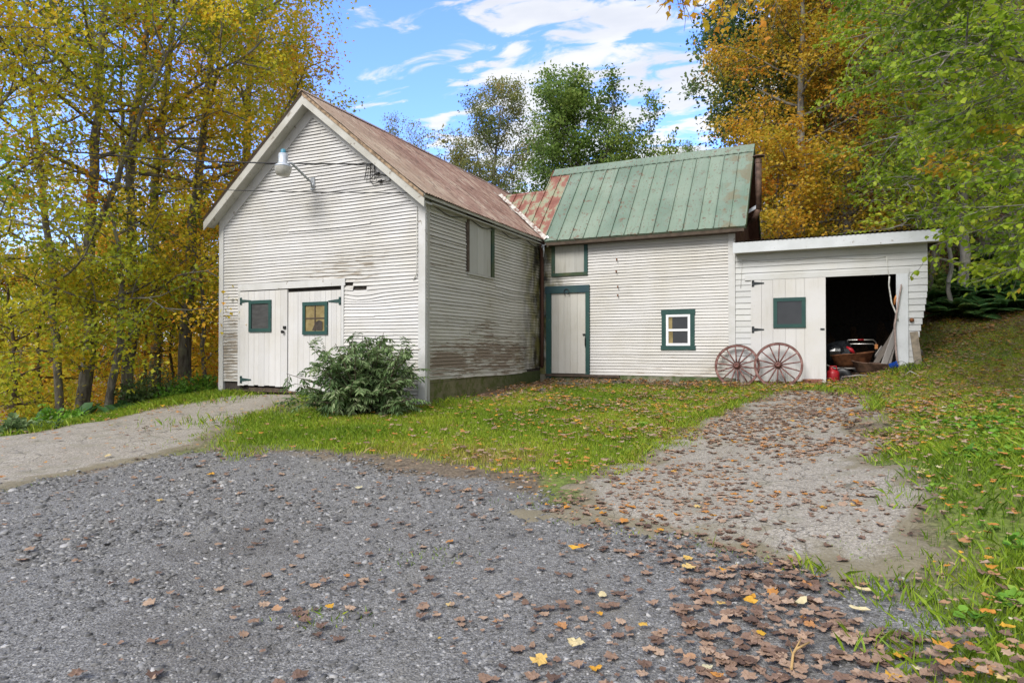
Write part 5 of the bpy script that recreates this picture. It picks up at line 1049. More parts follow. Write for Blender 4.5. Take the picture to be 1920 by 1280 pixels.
# near beeches whose boughs hang in from the right
BEECH = dict(tmpl=LEAFO*np.array([1.2, 1, 1]), lsize=.095, tone=(.5, .2), flat=True, droop=.5, n2=10, n3=6, per=11, up=-.10)
T = gtree(16.5, 1800, (1808, 480), (1806, 330), (1798, 150), (1790, -60), (1786, -200))
LM = [(line(16.5, (1808, 400), (1740, 395, -1.5), (1690, 425, -2.6)), .03), (line(16.5, (1806, 330), (1740, 320, -1.4), (1690, 350, -2.2)), .03), (line(16.5, (1803, 250), (1730, 230, -1.5), (1660, 262, -2.4)), .03), (line(16.5, (1800, 170), (1730, 130, -1.3), (1650, 150, -2.2)), .03), (line(16.5, (1798, 90), (1720, 40, -1.4), (1630, 60, -2.4)), .03)]
w, c = grow(180, T, .115, LM, n1=13, s0=.30, L1=2.4, el=(-.1, .5), **BEECH); tree('beech_tree', 'pale-barked beech standing on the fern bank right of the shed', T[0], w, c, M['pale_bark'], M['leaf_beech'], GR)
T = gtree(16.0, 1783, (1780, 440), (1778, 340), (1770, 240))
w, c = grow(181, T, .05, n1=9, s0=.5, L1=1.5, el=(0, .6), **BEECH); tree('beech_sapling', 'slim pale trunk just left of the big beech on the bank', T[0], w, c, M['pale_bark'], M['leaf_beech'], GR)
for i, (bx_, dep, pts, LMs, lab) in enumerate((
    (2080, 8.2, ((2080, 500), (2060, 200), (2040, -150), (2030, -400)), (((2070, 420), (2005, 380, -.1), (1895, 400, .2), (1840, 440, .5)), ((2065, 330), (2005, 270, 0), (1895, 280, .3), (1825, 330, .6)), ((2062, 250), (1995, 170, 0), (1875, 170, .3), (1785, 230, .6)), ((2060, 120), (1995, 60, 0), (1875, 60, .3), (1775, 110, .7)), ((2050, 20), (1975, -40, .1), (1845, -40, .4), (1765, 5, .7)), ((2075, 560), (2025, 500, -.2), (1945, 490, 0), (1875, 520, .2)), ((2062, 300), (2025, 330, -.6), (1955, 360, -.9), (1915, 390, -1.0))), 'near beech outside the right edge whose bright boughs hang over the shed corner'),
    (2260, 11.5, ((2250, 400), (2220, 100), (2200, -300)), (((2240, 380), (2080, 300, -.3), (1940, 310, -.5), (1840, 360, -.7)), ((2230, 250), (2080, 150, -.3), (1930, 150, -.5), (1800, 200, -.7)), ((2225, 150), (2080, 30, -.2), (1930, 10, -.4), (1780, 60, -.6)), ((2245, 480), (2100, 430, -.6), (1980, 440, -1), (1880, 490, -1.2))), 'second near beech farther right, its boughs behind the first ones'))):
    T = gtree(dep, bx_, *pts); w, c = grow(185+i, T, .12, [(line(dep, *q), .022) for q in LMs], n1=5, s0=.5, L1=2.2, el=(-.1, .4), az=(math.pi, .7), **{**BEECH, 'n2': 16, 'n3': 7, 'lsize': .082 if i == 0 else .095, 'per': 9 if i == 0 else 5, 'cap': 2.0}); tree('beech_tree', lab, T[0], w, c, M['bark'], M['leaf_beech'], GR)
# dark inner wood: trunks and thin twiggy trees, then the far ranks
for i, (px, dep, r_, lean, lab) in enumerate(((1718, 21, .11, 6, 'dark bare trunk in the shade behind the shed roof'), (1756, 19, .07, -5, 'slim dark trunk above the right end of the shed roof'), (1640, 23, .08, 8, 'thin trunk among brown twigs behind the shed roof'), (1850, 19, .12, -8, 'grey trunk in the wood right of the pale beech'), (1890, 17.5, .09, 5, 'pale trunk near the right edge of the wood'), (1745, 17.2, .06, 10, 'dark stem close behind the ragged corner of the shed'))):
    T = gtree(dep, px, (px+lean, 430), (px+lean*1.5, 250), (px+lean*3, 60), (px+lean*3, -100)); w, c = grow(200+i, T, r_, n1=24, s0=.12, L1=2.3, per=4 if i < 3 else 6, lsize=.12, tmpl=LEAFO, tone=(.5, .3), el=(-.3, .5), up=.0, spread=.16, n3=4); tree('forest_tree', lab, T[0], w, c, M['pale_bark'] if i == 4 else M['bark'], M['leaf_brown'] if i < 3 else M['leaf_beech'], GR)
far_r = None
for i, (px, dep, s_, rz, lab, lf) in enumerate(((1560, 31, 1.0, 0, 'far ochre tree high on the wooded slope', 'leaf_orange'), (1650, 33, 1.05, 1.1, 'far grey-green tree high on the wooded slope', 'leaf_grey'), (1745, 30, 1.0, 2.3, 'far ochre-brown tree above the shed corner', 'leaf_orange'), (1850, 28, 1.0, 3.1, 'far olive tree behind the pale beech', 'leaf_olive'), (1940, 25, 1.0, 4.4, 'far tree at the right edge of the slope', 'leaf_beech'), (1490, 33, .95, 5.2, 'far golden tree behind the stove pipe', 'leaf_gold'), (2040, 22, .95, .6, 'tree outside the right edge of the slope', 'leaf_green'), (1610, 27, .85, 2.0, 'middle-distance brown tree on the slope', 'leaf_olive'), (1800, 23.5, .8, 5.6, 'middle-distance olive tree on the slope', 'leaf_olive'))):
    x = (px-960)/FPX*dep; b_ = np.array([x, dep, g1(x, dep)-.1])
    if far_r is None:
        w, c = grow(220, [b_, b_+(.1, 0, 4), b_+(0, .2, 9), b_+(.2, 0, 14)], .18, n1=34, s0=.06, L1=3.6, per=24, lsize=.14, tmpl=LEAF3, tone=(.5, .26), el=(-.1, 1.), up=.3, spread=.28, prof=lambda s: 1-.5*s); far_r = tree('forest_tree', lab, b_, w, c, M['bark'], M['leaf_orange'], 'far trees of the right wood')
    else: copy_tree(far_r, b_, rz, s_, lab, 'far trees of the right wood', M[lf])
# overhanging twigs at the top of the picture
w, c = grow(240, [at(1620, -260, 7.0), at(1500, -130, 6.6), at(1380, -60, 6.2), at(1290, -30, 6.0)], .03, [(line(6.2, (1400, -65), (1330, -10), (1300, 10)), .010), (line(6.0, (1300, -35), (1230, -8), (1190, 2)), .008), (line(6.4, (1440, -90), (1400, -10), (1385, 15)), .008)], n1=5, s0=.3, L1=.45, per=4, lsize=.075, tmpl=LEAF3, tone=(.6, .25), el=(-.5, .1), up=-.2, spread=.06, r1=.006)
w = (w[0], w[1])
# its tree stands behind the camera's right shoulder
T = [np.array([5.2, 2.2, g1(5.2, 2.2)]), np.array([5.3, 2.4, 3.]), np.array([5.1, 3.0, 5.2]), at(1620, -260, 7.0)]
W2 = Wood(); W2.tube(poly_at(np.array(T), np.linspace(0, 1, 14)), .16, .035, 9); v2, f2 = W2.get(); w = (np.concatenate([w[0], v2]), np.concatenate([w[1], f2+len(w[0])]))
tree('maple_tree', 'maple beside the camera whose leafy twig tips hang into the sky at the top', T[0], w, c, M['bark'], M['leaf_gold'])
# ---- shrub by the barn doors
rg = np.random.default_rng(31); sb = np.array([-2.53, 10.62, 0]); sb[2] = g1(sb[0], sb[1]); W = Wood(); P = []; D = []; T = []
for i in range(80):
    a = rg.uniform(0, 6.28); e = rg.uniform(.35, 1.45); L = rg.uniform(.9, 1.5)*(1.0-.22*(e < .7)); p0 = sb+np.array([rg.normal(0, .16), rg.normal(0, .12), 0]); d0_ = dirn(a, e)*np.array([.90, .75, 1.08]); d0_[0] -= .02
    q = limb(rg, p0, d0_, L, -.35 if e < 1 else -.1, .2, 6); W.tube(q, .012, .004, 5); ct = rg.normal(0, .13)
    for j in range(13):
        f = .22+.78*(j+rg.random())/13; b_ = poly_at(q, np.array([f]))[0]; q2 = limb(rg, b_, rg.normal(0, 1, 3)*np.array([1, .8, .55])+np.array([0, 0, .15]), rg.uniform(.16, .34), -.5, .2, 3); W.tube(q2, .004, .0015, 3)
        n = 14; fl = np.linspace(.12, 1, n); p = poly_at(q2, fl); ax = unit(q2[-1]-q2[0]); hz = unit(np.cross(ax, np.array([0, 0, 1.]))); sg = np.where(np.arange(n) % 2, 1, -1)[:, None]
        P.append(p); D.append(ax*.55+hz*sg*.8-np.array([0, 0, .35])+rg.normal(0, .15, (n, 3))); T.append(.5+ct+rg.normal(0, .14, n))
P = np.concatenate(P); D = np.concatenate(D); k = P[:, 2] > sb[2]+.02; P, D, T = P[k], D[k], np.concatenate(T)[k]; V, F = leaves(P, D, np.array([0, 0, 1.])+rg.normal(0, .4, P.shape), 0.098*rg.uniform(.6, 1.25, len(P)), LEAFN*np.array([1.15, 1, 1]))
tree('shrub', 'round dull-green shrub with narrow drooping leaves in front of the right barn door', sb, W.get(), (V, F, np.repeat(T, 6)), M['twig'], M['leaf_shrub'], None, 'shrub', 'stems', 'foliage')
# ---- bushes and big-leaved plants on the banks
def bush(name, lab, p, rx, h, n, ls, tmpl, leaf, seed, group=None, cat='bush', tone=(.5, .2), drp=.2):
    rg = np.random.default_rng(seed); p = np.array([p[0], p[1], g1(p[0], p[1])-.03]); W = Wood(); P = []; D = []; T = []
    for i in range(n):
        q = limb(rg, p+np.array([rg.normal(0, rx*.25), rg.normal(0, rx*.2), 0]), dirn(rg.uniform(0, 6.28), rg.uniform(.4, 1.4))*np.array([rx/h, rx/h, 1]), h*rg.uniform(.6, 1.1), -.1, .25, 5); W.tube(q, .010, .003, 4); m = 26; f = rg.uniform(.25, 1, m)
        P.append(poly_at(q, f)+rg.normal(0, .09*h, (m, 3))); D.append(unit(q[-1]-q[0])*.4+rg.normal(0, .8, (m, 3))-np.array([0, 0, drp])); T.append(tone[0]+rg.normal(0, tone[1]*.6)+rg.normal(0, tone[1]*.5, m))
    P = np.concatenate(P); D = np.concatenate(D); T = np.concatenate(T); P[:, 2] = np.maximum(P[:, 2], p[2]+.03); V, F = leaves(P, D, np.array([0, 0, 1.])+rg.normal(0, .45, P.shape), ls*rg.uniform(.6, 1.2, len(P)), tmpl)
    return tree(name, lab, p, W.get(), (V, F, np.repeat(T, 6)), M['twig'], M[leaf], group, cat, 'stems', 'foliage')
def at_depth(px, dep): x = (px-960)/FPX*dep; return x, dep
for i, (px, dep, rx, h, lab, lf) in enumerate(((305, 14.6, .75, 1.0, 'round green bush at the top of the bank left of the barn', 'leaf_shrub'), (262, 14.2, .5, .7, 'pale feathery bush between the bank and the forked maple', 'leaf_grey'), (385, 14.8, .45, .5, 'low green bush against the left corner board of the barn', 'leaf_weed'), (335, 14.3, .5, .45, 'low bright bush on the grassy edge near the barn', 'leaf_weed'), (25, 9.6, .5, .32, 'small grey-green plant by the driveway at the left edge', 'leaf_shrub'), (120, 11.6, .5, .4, 'bright weed clump on the verge below the grey trunk', 'leaf_weed'))):
    bush('bush', lab, at_depth(px, dep), rx, h, 34, .10 if i < 2 else .085, LEAFO if i else LEAFN*np.array([1.4, 1, 1]), lf, 300+i, 'bushes on the left bank')
for i, (px, dep, lab) in enumerate(((150, 12.4, 'left burdock with broad drooping leaves at the foot of the grey trunk'), (205, 12.9, 'middle burdock with broad leaves on the bank'), (228, 13.4, 'burdock nearest the barn on the left bank'))):
    rg = np.random.default_rng(320+i); x, y = at_depth(px, dep); p = np.array([x, y, g1(x, y)]); W = Wood(); P = []; D = []
    for k in range(12): q = limb(rg, p, dirn(rg.uniform(0, 6.28), rg.uniform(.5, 1.2)), rg.uniform(.25, .55), -.8, .1, 4); W.tube(q, .008, .004, 4); P.append(q[-1]); D.append((q[-1]-q[-2])*3*np.array([1, 1, .3])+np.array([0, 0, -.25]))
    P = np.array(P); V, F = leaves(P, np.array(D), np.array([0, 0, 1.])+rg.normal(0, .25, P.shape), rg.uniform(.24, .4, len(P)), LEAFO*np.array([1.25, 1, 1])); tree('burdock', lab, p, W.get(), (V, F, np.repeat(rg.normal(.55, .12, len(P)), 6)), M['leaf_weed'], M['leaf_fern'], 'burdocks on the left bank', 'plant', 'stems', 'foliage')
# ferns on the right bank
def fern_geo(seed, n=15, L=.75):
    rg = np.random.default_rng(seed); W = Wood(); P = []; D = []; N = []; S = []
    for k in range(n):
        a = rg.uniform(0, 6.28); q = limb(rg, np.zeros(3), dirn(a, rg.uniform(.6, 1.15)), L*rg.uniform(.7, 1.15), -1.25, .06, 8); W.tube(q, .006, .002, 4); m = 26; f = np.linspace(.18, .99, m); p = poly_at(q, f); ax = unit(poly_at(q, np.minimum(1, f+.04))-poly_at(q, f-.04)); hz = unit(np.cross(ax, np.array([0, 0, 1.])))
        for sg in (-1, 1): P.append(p); D.append(hz*sg+ax*.35-np.array([0, 0, .12])); N.append(np.cross(hz*sg, ax)*0+np.array([0, 0, 1.])+rg.normal(0, .1, p.shape)); S.append(.20*L*np.sin(np.clip(f*1.02, 0, 1)**.8*3.05)+.02)
    P, D, N, S = map(np.concatenate, (P, D, N, S)); V, F = leaves(P, D, N, S, LEAFN*np.array([1.3, 1, 1])); return W.get(), (V, F, np.repeat(np.clip(rg.normal(.5, .16, len(P)), 0, 1), 6))
fspots = [(1752, 16.6), (1775, 15.6), (1800, 16.4), (1822, 15.2), (1845, 16.0), (1868, 15.0), (1892, 15.6), (1915, 14.8), (1765, 17.6), (1795, 17.8), (1835, 17.4), (1875, 17.0), (1905, 17.2), (1940, 15.4), (1855, 18.6), (1810, 19)]
fproto = []
for i, (px, dep) in enumerate(fspots):
    x, y = at_depth(px, dep); p = np.array([x, y, g1(x, y)-.02]); rw = 'front' if dep < 16.5 else 'back'
    lab = ('%s fern, %s' % ('front row' if dep < 16.5 else 'back row', ('beside the shed corner', 'under the slim pale trunk', 'at the foot of the big pale beech', 'just right of the big beech', 'midway to the right edge', 'below the grey trunk', 'close to the right edge', 'at the right edge', 'beside the dark stem', 'behind the slim pale trunk', 'behind the big beech', 'under the grey trunk', 'under the rightmost trunk', 'past the right edge', 'high on the bank', 'highest on the bank')[i]))
    if len(fproto) < 3: w, c = fern_geo(340+i, 16, 1.0); fproto.append(tree('fern', lab, p, (w[0]+p, w[1]), (c[0]+p, c[1], c[2]), M['leaf_fern'], M['leaf_fern'], 'ferns on the right bank', 'fern', 'stalks', 'fronds'))
    else: copy_tree(fproto[i % 3], p, i*1.7, .85+.07*(i % 5), lab)
for i, (px, dep, rx, h, lab, lf) in enumerate(((1735, 17.5, .7, 1.0, 'leafy bush against the back corner of the shed', 'leaf_green'), (1860, 20, 1.2, 1.3, 'dark bush among the trunks right of the beech', 'leaf_green'), (1560, 22, 1.2, 1.0, 'low bush on the slope seen over the shed roof', 'leaf_grey'), (1640, 21, 1.2, .9, 'brown-leaved bush on the slope over the shed roof', 'leaf_brown'), (1700, 20, 1.0, .9, 'green bush on the slope over the right part of the shed roof', 'leaf_green'), (1480, 21, 1.0, 1.0, 'golden bush on the slope right of the stove pipe', 'leaf_gold'))):
    bush('bush', lab, at_depth(px, dep), rx, h, 50, .12, LEAFO, lf, 360+i, 'bushes in the right wood')
# ---- grass
def scatter(n, x0, x1, y0, y1, seed): rg = np.random.default_rng(seed); return rg.uniform(x0, x1, n), rg.uniform(y0, y1, n), rg
def blades(name, X, Y, h, w, rg, tone, lab=None, lean=.45):
    n = len(X); Z = gz(X, Y)-.004; a = rg.uniform(0, 6.28, n); H = h*rg.uniform(.45, 1.25, n); b = rg.uniform(0, 6.28, n); ln = H*np.abs(rg.normal(0, lean, n))
    sx, sy = np.cos(a)*w*rg.uniform(.6, 1.3, n), np.sin(a)*w*rg.uniform(.6, 1.3, n); dx_, dy_ = np.cos(b)*ln, np.sin(b)*ln
    V = np.stack([np.stack([X-sx, Y-sy, Z], 1), np.stack([X+sx, Y+sy, Z], 1), np.stack([X+dx_*.4+sx*.7, Y+dy_*.4+sy*.7, Z+H*.6], 1), np.stack([X+dx_, Y+dy_, Z+H], 1), np.stack([X+dx_*.4-sx*.7, Y+dy_*.4-sy*.7, Z+H*.6], 1)], 1).reshape(-1, 3)
    F = np.arange(n)[:, None]*5+np.array([[0, 1, 2, 3]]); F2 = np.arange(n)[:, None]*5+np.array([[0, 2, 3, 4]]); F2[:, 1] = np.arange(n)*5+2
    me = mesh_np(name, V, np.concatenate([F, F2]), {'t': np.repeat(np.clip(tone, 0, 1), 5)}); return setp(obj_np(name, me, M['grass']), kind='stuff')
X, Y, rg = scatter(330000, -4.4, 5.6, 6.2, 15.6, 401); s = sd(P_LAWN, X, Y)+jag(X, Y, 3, .75); ok = (s > rg.uniform(-.35, .35, len(X))) & ~in_building(X, Y); fx = (X-C0[0])*DF[0]+(Y-C0[1])*DF[1]; fy = (X-C0[0])*DS[0]+(Y-C0[1])*DS[1]
ok &= ~((fx > -.1) & (fx < .75+rg.normal(0, .12, len(X))) & (fy > 1.3)) & ~((fy > Y0-.55+rg.normal(0, .1, len(X))) & (fx < 4.9)) & (rg.random(len(X)) < .30+.7*sst(.25, .5, fbm(X*1.1, Y*1.1, 6, 3)+.25*sst(.0, .9, s)))
X, Y = X[ok], Y[ok]; tone = .42+(fbm(X*.8, Y*.8, 12, 3)-.5)*.9+.16*sst(10.2, 8.2, Y-.35*X)+rg.normal(0, .13, len(X))+(rg.random(len(X)) < .06)*.4; blades('lawn_grass', X, Y, .035+.07*fbm(X*1.7, Y*1.7, 33, 3)**1.3, .0042, rg, tone)
X, Y, rg = scatter(520000, 1.2, 12, 1.6, 15.5, 402); dist = np.hypot(X, Y); keep = rg.random(len(X)) < np.clip(6.5/dist, .25, 1)**1.3; X, Y = X[keep], Y[keep]
s = -np.maximum(sd(P_ASPR, X, Y), sd(P_GRAVEL, X, Y))+jag(X, Y, 8, .5); ok = (s > rg.uniform(-.12, .5, len(X))) & ~in_building(X, Y) & (Y < 15.2+.25*(X-8)) & (sd(P_LAWN, X, Y) < .1); d_ = fbm(X*.9, Y*.9, 16, 3); ok &= rg.random(len(X)) < .35+.65*sst(.32, .55, d_); X, Y, d_ = X[ok], Y[ok], d_[ok]
tone = .42+(d_-.5)*.8+.20*sst(5, 8, Y)+rg.normal(0, .14, len(X)); blades('bank_grass', X, Y, np.where(Y < 6, .085, .06)*(.5+1.1*fbm(X*1.9, Y*1.9, 35, 3)), .0038, rg, tone, lean=.7)
X, Y, rg = scatter(90000, -12, -3.6, 6.5, 15.8, 403); s = -sd(P_ASPL, X, Y)+jag(X, Y, 5, .3); ok = (s > rg.uniform(-.05, .3, len(X))) & (s < 1.9) & ~in_building(X, Y) & ((X < -4.5) | (Y > 9)) & (sd(P_LAWN, X, Y) < 0) & (sd(P_GRAVEL, X, Y) < -.2); X, Y = X[ok], Y[ok]; blades('verge_grass', X, Y, .11, .006, rg, .45+(fbm(X, Y, 5, 2)-.5)*.6+rg.normal(0, .14, len(X)), lean=.6)
# thin tufts along the drives, the door post and the barn's foot
pts = []
for (x, y), n, r_ in [((w2 := f2w((7.9, Y0-.25, 0)))[:2], 420, .22), (f2w((-4.7, -.45, 0))[:2], 380, .38), (f2w((-4.9, -.15, 0))[:2], 260, .25), (f2w((.3, .35, 0))[:2], 160, .2), ((2.3, 4.15), 260, .22), ((2.05, 3.75), 160, .16), ((.2, 5.6), 90, .2), ((-.55, 4.4), 70, .16), ((-1.0, 3.4), 60, .12), ((-4.6, 9.8), 200, .5), ((-5.6, 12.4), 240, .5), ((-4.4, 8.2), 160, .35)]:
    pts.append(np.stack([RNG.normal(x, r_, n), RNG.normal(y, r_*.7, n)], 1))
for poly, m in ((P_ASPR, 2600), (P_LAWN, 1500), (P_ASPL, 900)):
    q = np.array(poly+poly[:1], float); sl_ = np.hypot(*np.diff(q, axis=0).T); u = RNG.uniform(0, sl_.sum(), m); cs = np.r_[0, np.cumsum(sl_)]; e = np.stack([np.interp(u, cs, q[:, 0]), np.interp(u, cs, q[:, 1])], 1)
    k = vn(u*1.1, u*0, 91) > .46; e = e[k]+RNG.normal(0, .10, (k.sum(), 2)); k = ~in_building(e[:, 0], e[:, 1]) & (e[:, 1] > 3.2) & (e[:, 1] < 14) & (np.abs(e[:, 0]) < 8); pts.append(e[k])
pts = np.concatenate(pts); blades('grass_tufts', pts[:, 0], pts[:, 1], np.where(pts[:, 1] > 9, .12, .038), np.where(pts[:, 1] > 9, .005, .003), RNG, .4+RNG.normal(0, .2, len(pts)), lean=.6)
# broad weeds in the near grass
X, Y, rg = scatter(2600, 1.5, 6.5, 2.0, 9.5, 405); s = -np.maximum(sd(P_ASPR, X, Y), sd(P_GRAVEL, X, Y))+jag(X, Y, 8, .5); ok = (s > .25) & (rg.random(len(X)) < sst(.40, .62, fbm(X*.8, Y*.8, 26, 3))*np.clip(4.5/Y, 0, 1)); X, Y = X[ok], Y[ok]
P = []; D = []; S = []
for x, y in zip(X, Y):
    for k in range(8): a = rg.uniform(0, 6.28); P.append((x+.025*math.cos(a), y+.025*math.sin(a), .02+rg.uniform(0, .05))); D.append((math.cos(a), math.sin(a), rg.uniform(-.1, .7))); S.append(rg.uniform(.03, .065))
P = np.array(P); P[:, 2] += gz(P[:, 0], P[:, 1]); V, F = leaves(P, np.array(D), np.array([0, 0, 1.])+rg.normal(0, .3, P.shape), np.array(S), LEAFO*np.array([1.5, 1, 1])); me = mesh_np('ground_weeds', V, F, {'t': np.repeat(np.clip(rg.normal(.5, .2, len(P)), 0, 1), 6)}); setp(obj_np('ground_weeds', me, M['leaf_weed']), kind='stuff')
# ---- slate chips on the yard
n = 330000; X, Y, rg = scatter(n, -9, 2.6, 1.7, 8.2, 410); dist = np.hypot(X, Y); keep = rg.random(n) < np.clip(3.6/dist, 0, 1)**1.6; X, Y = X[keep], Y[keep]; s = sd(P_GRAVEL, X, Y)+jag(X, Y, 31, .5)+.12; ok = (s > rg.uniform(-.25, .15, len(X))) & (np.abs(X) < .85*Y+.4); ok &= rg.random(len(X)) < .35+.65*sst(.35, .6, fbm(X*1.3, Y*1.3, 60, 3)); X, Y = X[ok], Y[ok]; n = len(X)
S = .0082*np.exp(rg.normal(0, .40, n))*np.clip(np.hypot(X, Y)/4, .9, 1.5); a = rg.uniform(0, 6.28, n); ratio = rg.uniform(.45, 1, n); th = S*rg.uniform(.2, .6, n); tx, ty = rg.normal(0, .22, n), rg.normal(0, .22, n)
Zg = gz(X, Y)+.008; cor = np.array([(-1, -1), (1, -1), (1, 1), (-1, 1)]); V = np.empty((n, 8, 3))
for k in range(8):
    cx_ = cor[k % 4, 0]*S*rg.uniform(.5, 1.1, n)*(1 if k < 4 else .85); cy_ = cor[k % 4, 1]*S*ratio*rg.uniform(.5, 1.1, n)*(1 if k < 4 else .85); ux, uy = cx_*np.cos(a)-cy_*np.sin(a), cx_*np.sin(a)+cy_*np.cos(a); V[:, k] = np.stack([X+ux, Y+uy, Zg-.003+(th if k >= 4 else 0)+ux*tx+uy*ty], 1)
FT = np.array([[4, 5, 6, 7], [0, 1, 5, 4], [1, 2, 6, 5], [2, 3, 7, 6], [3, 0, 4, 7]]); F = (FT[None]+(np.arange(n)*8)[:, None, None]).reshape(-1, 4)
me = mesh_np('gravel_chips', V.reshape(-1, 3), F, {'t': np.repeat(np.clip(rg.normal(.45, .3, n)+(rg.random(n) < .02)*.4, 0, 1), 8)}); setp(obj_np('gravel_chips', me, M['chip']), kind='stuff')
# ---- fallen leaves
OUT = [(0,-.46),(.14,-.50),(.40,-.46),(.42,-.27),(.58,-.14),(.47,.0),(.50,.27),(.34,.24),(.22,.42),(0,.58)]; OUT = OUT+[(-x, y) for x, y in OUT[-2:0:-1]]
def leaf_mesh(seed, curl, kind=0):
    rg = np.random.default_rng(seed); P = np.array(OUT if kind == 0 else [(0,-.6),(.2,-.35),(.27,0),(.18,.35),(0,.6),(-.18,.35),(-.27,0),(-.2,-.35)])
    P = P*(1+rg.normal(0, .11, P.shape)); k = len(P); inner = P*.5; V = np.concatenate([P, inner, [[0, 0]]]); r2 = (V**2).sum(1); ph = rg.uniform(0, 6.28); z = curl*.5*(r2*.9*np.cos(2*np.arctan2(V[:, 1], V[:, 0])+ph)+.35*r2)+np.r_[rg.normal(0, .055, k), rg.normal(0, .04, k), 0]; z -= z.min()
    F = [(i, (i+1) % k, k+(i+1) % k, k+i) for i in range(k)]; return np.c_[V, z], F, k
VAR = [leaf_mesh(500+i, (.25, .5, .8, .4, -.5, .6)[i], 0) for i in range(6)]+[leaf_mesh(520+i, (.5, .9)[i], 1) for i in range(2)]
def leaf_full(i): V, F, k = VAR[i]; return V, F+[(k+j, k+(j+1) % k, 2*k) for j in range(k)]
def litter_density(X, Y):
    fx = (X-C0[0])*DF[0]+(Y-C0[1])*DF[1]; fy = (X-C0[0])*DS[0]+(Y-C0[1])*DS[1]; n = fbm(X*1.5, Y*1.5, 71, 4); big = fbm(X*.5, Y*.5, 75, 2)
    d = .10+0*X
    d = d+3.2*np.exp(-(((X-1.5)/.72)**2+((Y-3.15)/.9)**2))*sst(.28, .46, n)                # brown heap at the lower right
    d = d+.35*sst(.2, -.3, sd(P_ASPR, X, Y)-.2)*sst(-.9, .0, sd(P_ASPR, X, Y))*sst(.35, .65, n)
    d = d+1.0*sst(-.3, .4, sd(P_ASPR, X, Y))*sst(.34, .58, n)*(1+3.4*sst(7.0, 10.5, Y))+.5*np.exp(-(((X-3.9)/1.3)**2+((Y-9.6)/2.2)**2))*sst(.3, .6, n)+.6*np.exp(-(((X-5.6)/1.2)**2+((Y-12.6)/.7)**2))
    d = d+.55*((sd(P_LAWN, X, Y) > 0))*sst(-.8, 3.0, X+.1*Y)*sst(.3, .6, n)+.5*sst(.55, .1, np.abs(fy-Y0+.35))*(fx > .3)*(fx < 5)+.3*sst(.5, .1, np.abs(fx-.5))*(fy > 1.5)*(fy < 5.3)
    d = d+.22*sst(-.3, .6, sd(P_GRAVEL, X, Y))*sst(-2.4, 1, X)*sst(.36, .6, n)+.30*np.exp(-(((X-.2)/.8)**2+((Y-6.2)/.7)**2))
    d = d+.42*((X > 2.2) & (sd(P_ASPR, X, Y) < 0) & (sd(P_LAWN, X, Y) < 0))*(.5+sst(.4, .62, n))+.9*np.exp(-(((X-9.3)/1.2)**2+((Y-13.2)/1.3)**2))+.7*sst(13.5, 15, Y)*(X > 7.5)
    return np.clip(d-.05*(X < -2), 0.03, 2.9)
X, Y, rg = scatter(120000, -9, 13, 2.2, 18, 430); ok = (rg.random(len(X)) < litter_density(X, Y)*.80) & ~in_building(X, Y) & (np.abs(X) < .84*Y+.3); X, Y = X[ok], Y[ok]
n = len(X); onasp = sd(P_ASPR, X, Y) > -.1; ongra = sd(P_GRAVEL, X, Y) > -.1; grassy = ~onasp & ~ongra
heap = np.exp(-(((X-1.5)/.85)**2+((Y-3.15)/1.0)**2)); tone = np.where(grassy, rg.choice([.3, .55, .62, .72, .82, .9], n, p=[.12, .22, .2, .2, .16, .1]), np.where(onasp & (Y > 5), rg.choice([.2, .34, .5, .6, .72, .82], n, p=[.16, .22, .24, .16, .14, .08]), rg.choice([.14, .28, .42, .56, .66, .88], n, p=[.14, .3, .27, .2, .06, .03])))
tone = np.where(rg.random(n) < heap*.8, rg.choice([.14, .26, .36, .46, .56, .64], n, p=[.14, .22, .24, .2, .14, .06]), tone)+rg.normal(0, .06, n); S = np.where(rg.random(n) < .52, rg.uniform(.014, .036, n), rg.uniform(.034, .066, n))*np.where(Y > 7, 1.22, 1); S = np.where(heap > .45, np.maximum(S, rg.uniform(.030, .064, n)), S); yaw = rg.uniform(0, 6.28, n); tl = rg.normal(0, .09, (n, 2)); vi = rg.choice(8, n, p=[.15]*6+[.05]*2)
lift = np.where(grassy, rg.uniform(.042, .085, n), rg.uniform(.016, .03, n))+rg.uniform(0, .012, n)*heap; Zl = gz(X, Y)+lift
app = S/np.hypot(X, Y); inf = (Y > 2.62) & (np.abs(X) < .80*Y); order = np.argsort(-np.where(inf, app, 0)); big = order[:290]; rest = np.setdiff1d(np.arange(n), big)
def place(i): 
    cy, sy = math.cos(yaw[i]), math.sin(yaw[i]); Mx = np.array([[cy, -sy, 0], [sy, cy, 0], [0, 0, 1]]); Mx = np.array([[1, 0, 0], [0, 1, 0], [tl[i, 0], tl[i, 1], 1]])@Mx; return Mx*S[i]
VV = []; F4 = []; TT = []; b0_ = 0
for v in range(8):
    Vv, Fv, k = VAR[v]; idx = rest[vi[rest] == v]
    if not len(idx): continue
    Ms = np.stack([place(i) for i in idx]); P = np.einsum('nij,kj->nki', Ms, Vv)+np.stack([X[idx], Y[idx], Zl[idx]], 1)[:, None]; m = len(Vv); off = (np.arange(len(idx))*m)[:, None, None]+b0_
    F4.append((np.array(Fv)[None]+off).reshape(-1, 4)); fan = np.array([(k+j, k+j+1, k+(j+2) % k, 2*k) for j in range(0, k, 2)]); F4.append((fan[None]+off).reshape(-1, 4)); VV.append(P.reshape(-1, 3)); TT.append(np.repeat(tone[idx], m)); b0_ += len(idx)*m
me = mesh_np('leaf_litter', np.concatenate(VV), np.concatenate(F4), {'t': np.clip(np.concatenate(TT), 0, 1)}); setp(obj_np('leaf_litter', me, M['litter']), kind='stuff')
WHERE = lambda i: 'among the green grass blades' if grassy[i] else ('on the old asphalt' if onasp[i] else 'on the grey gravel')
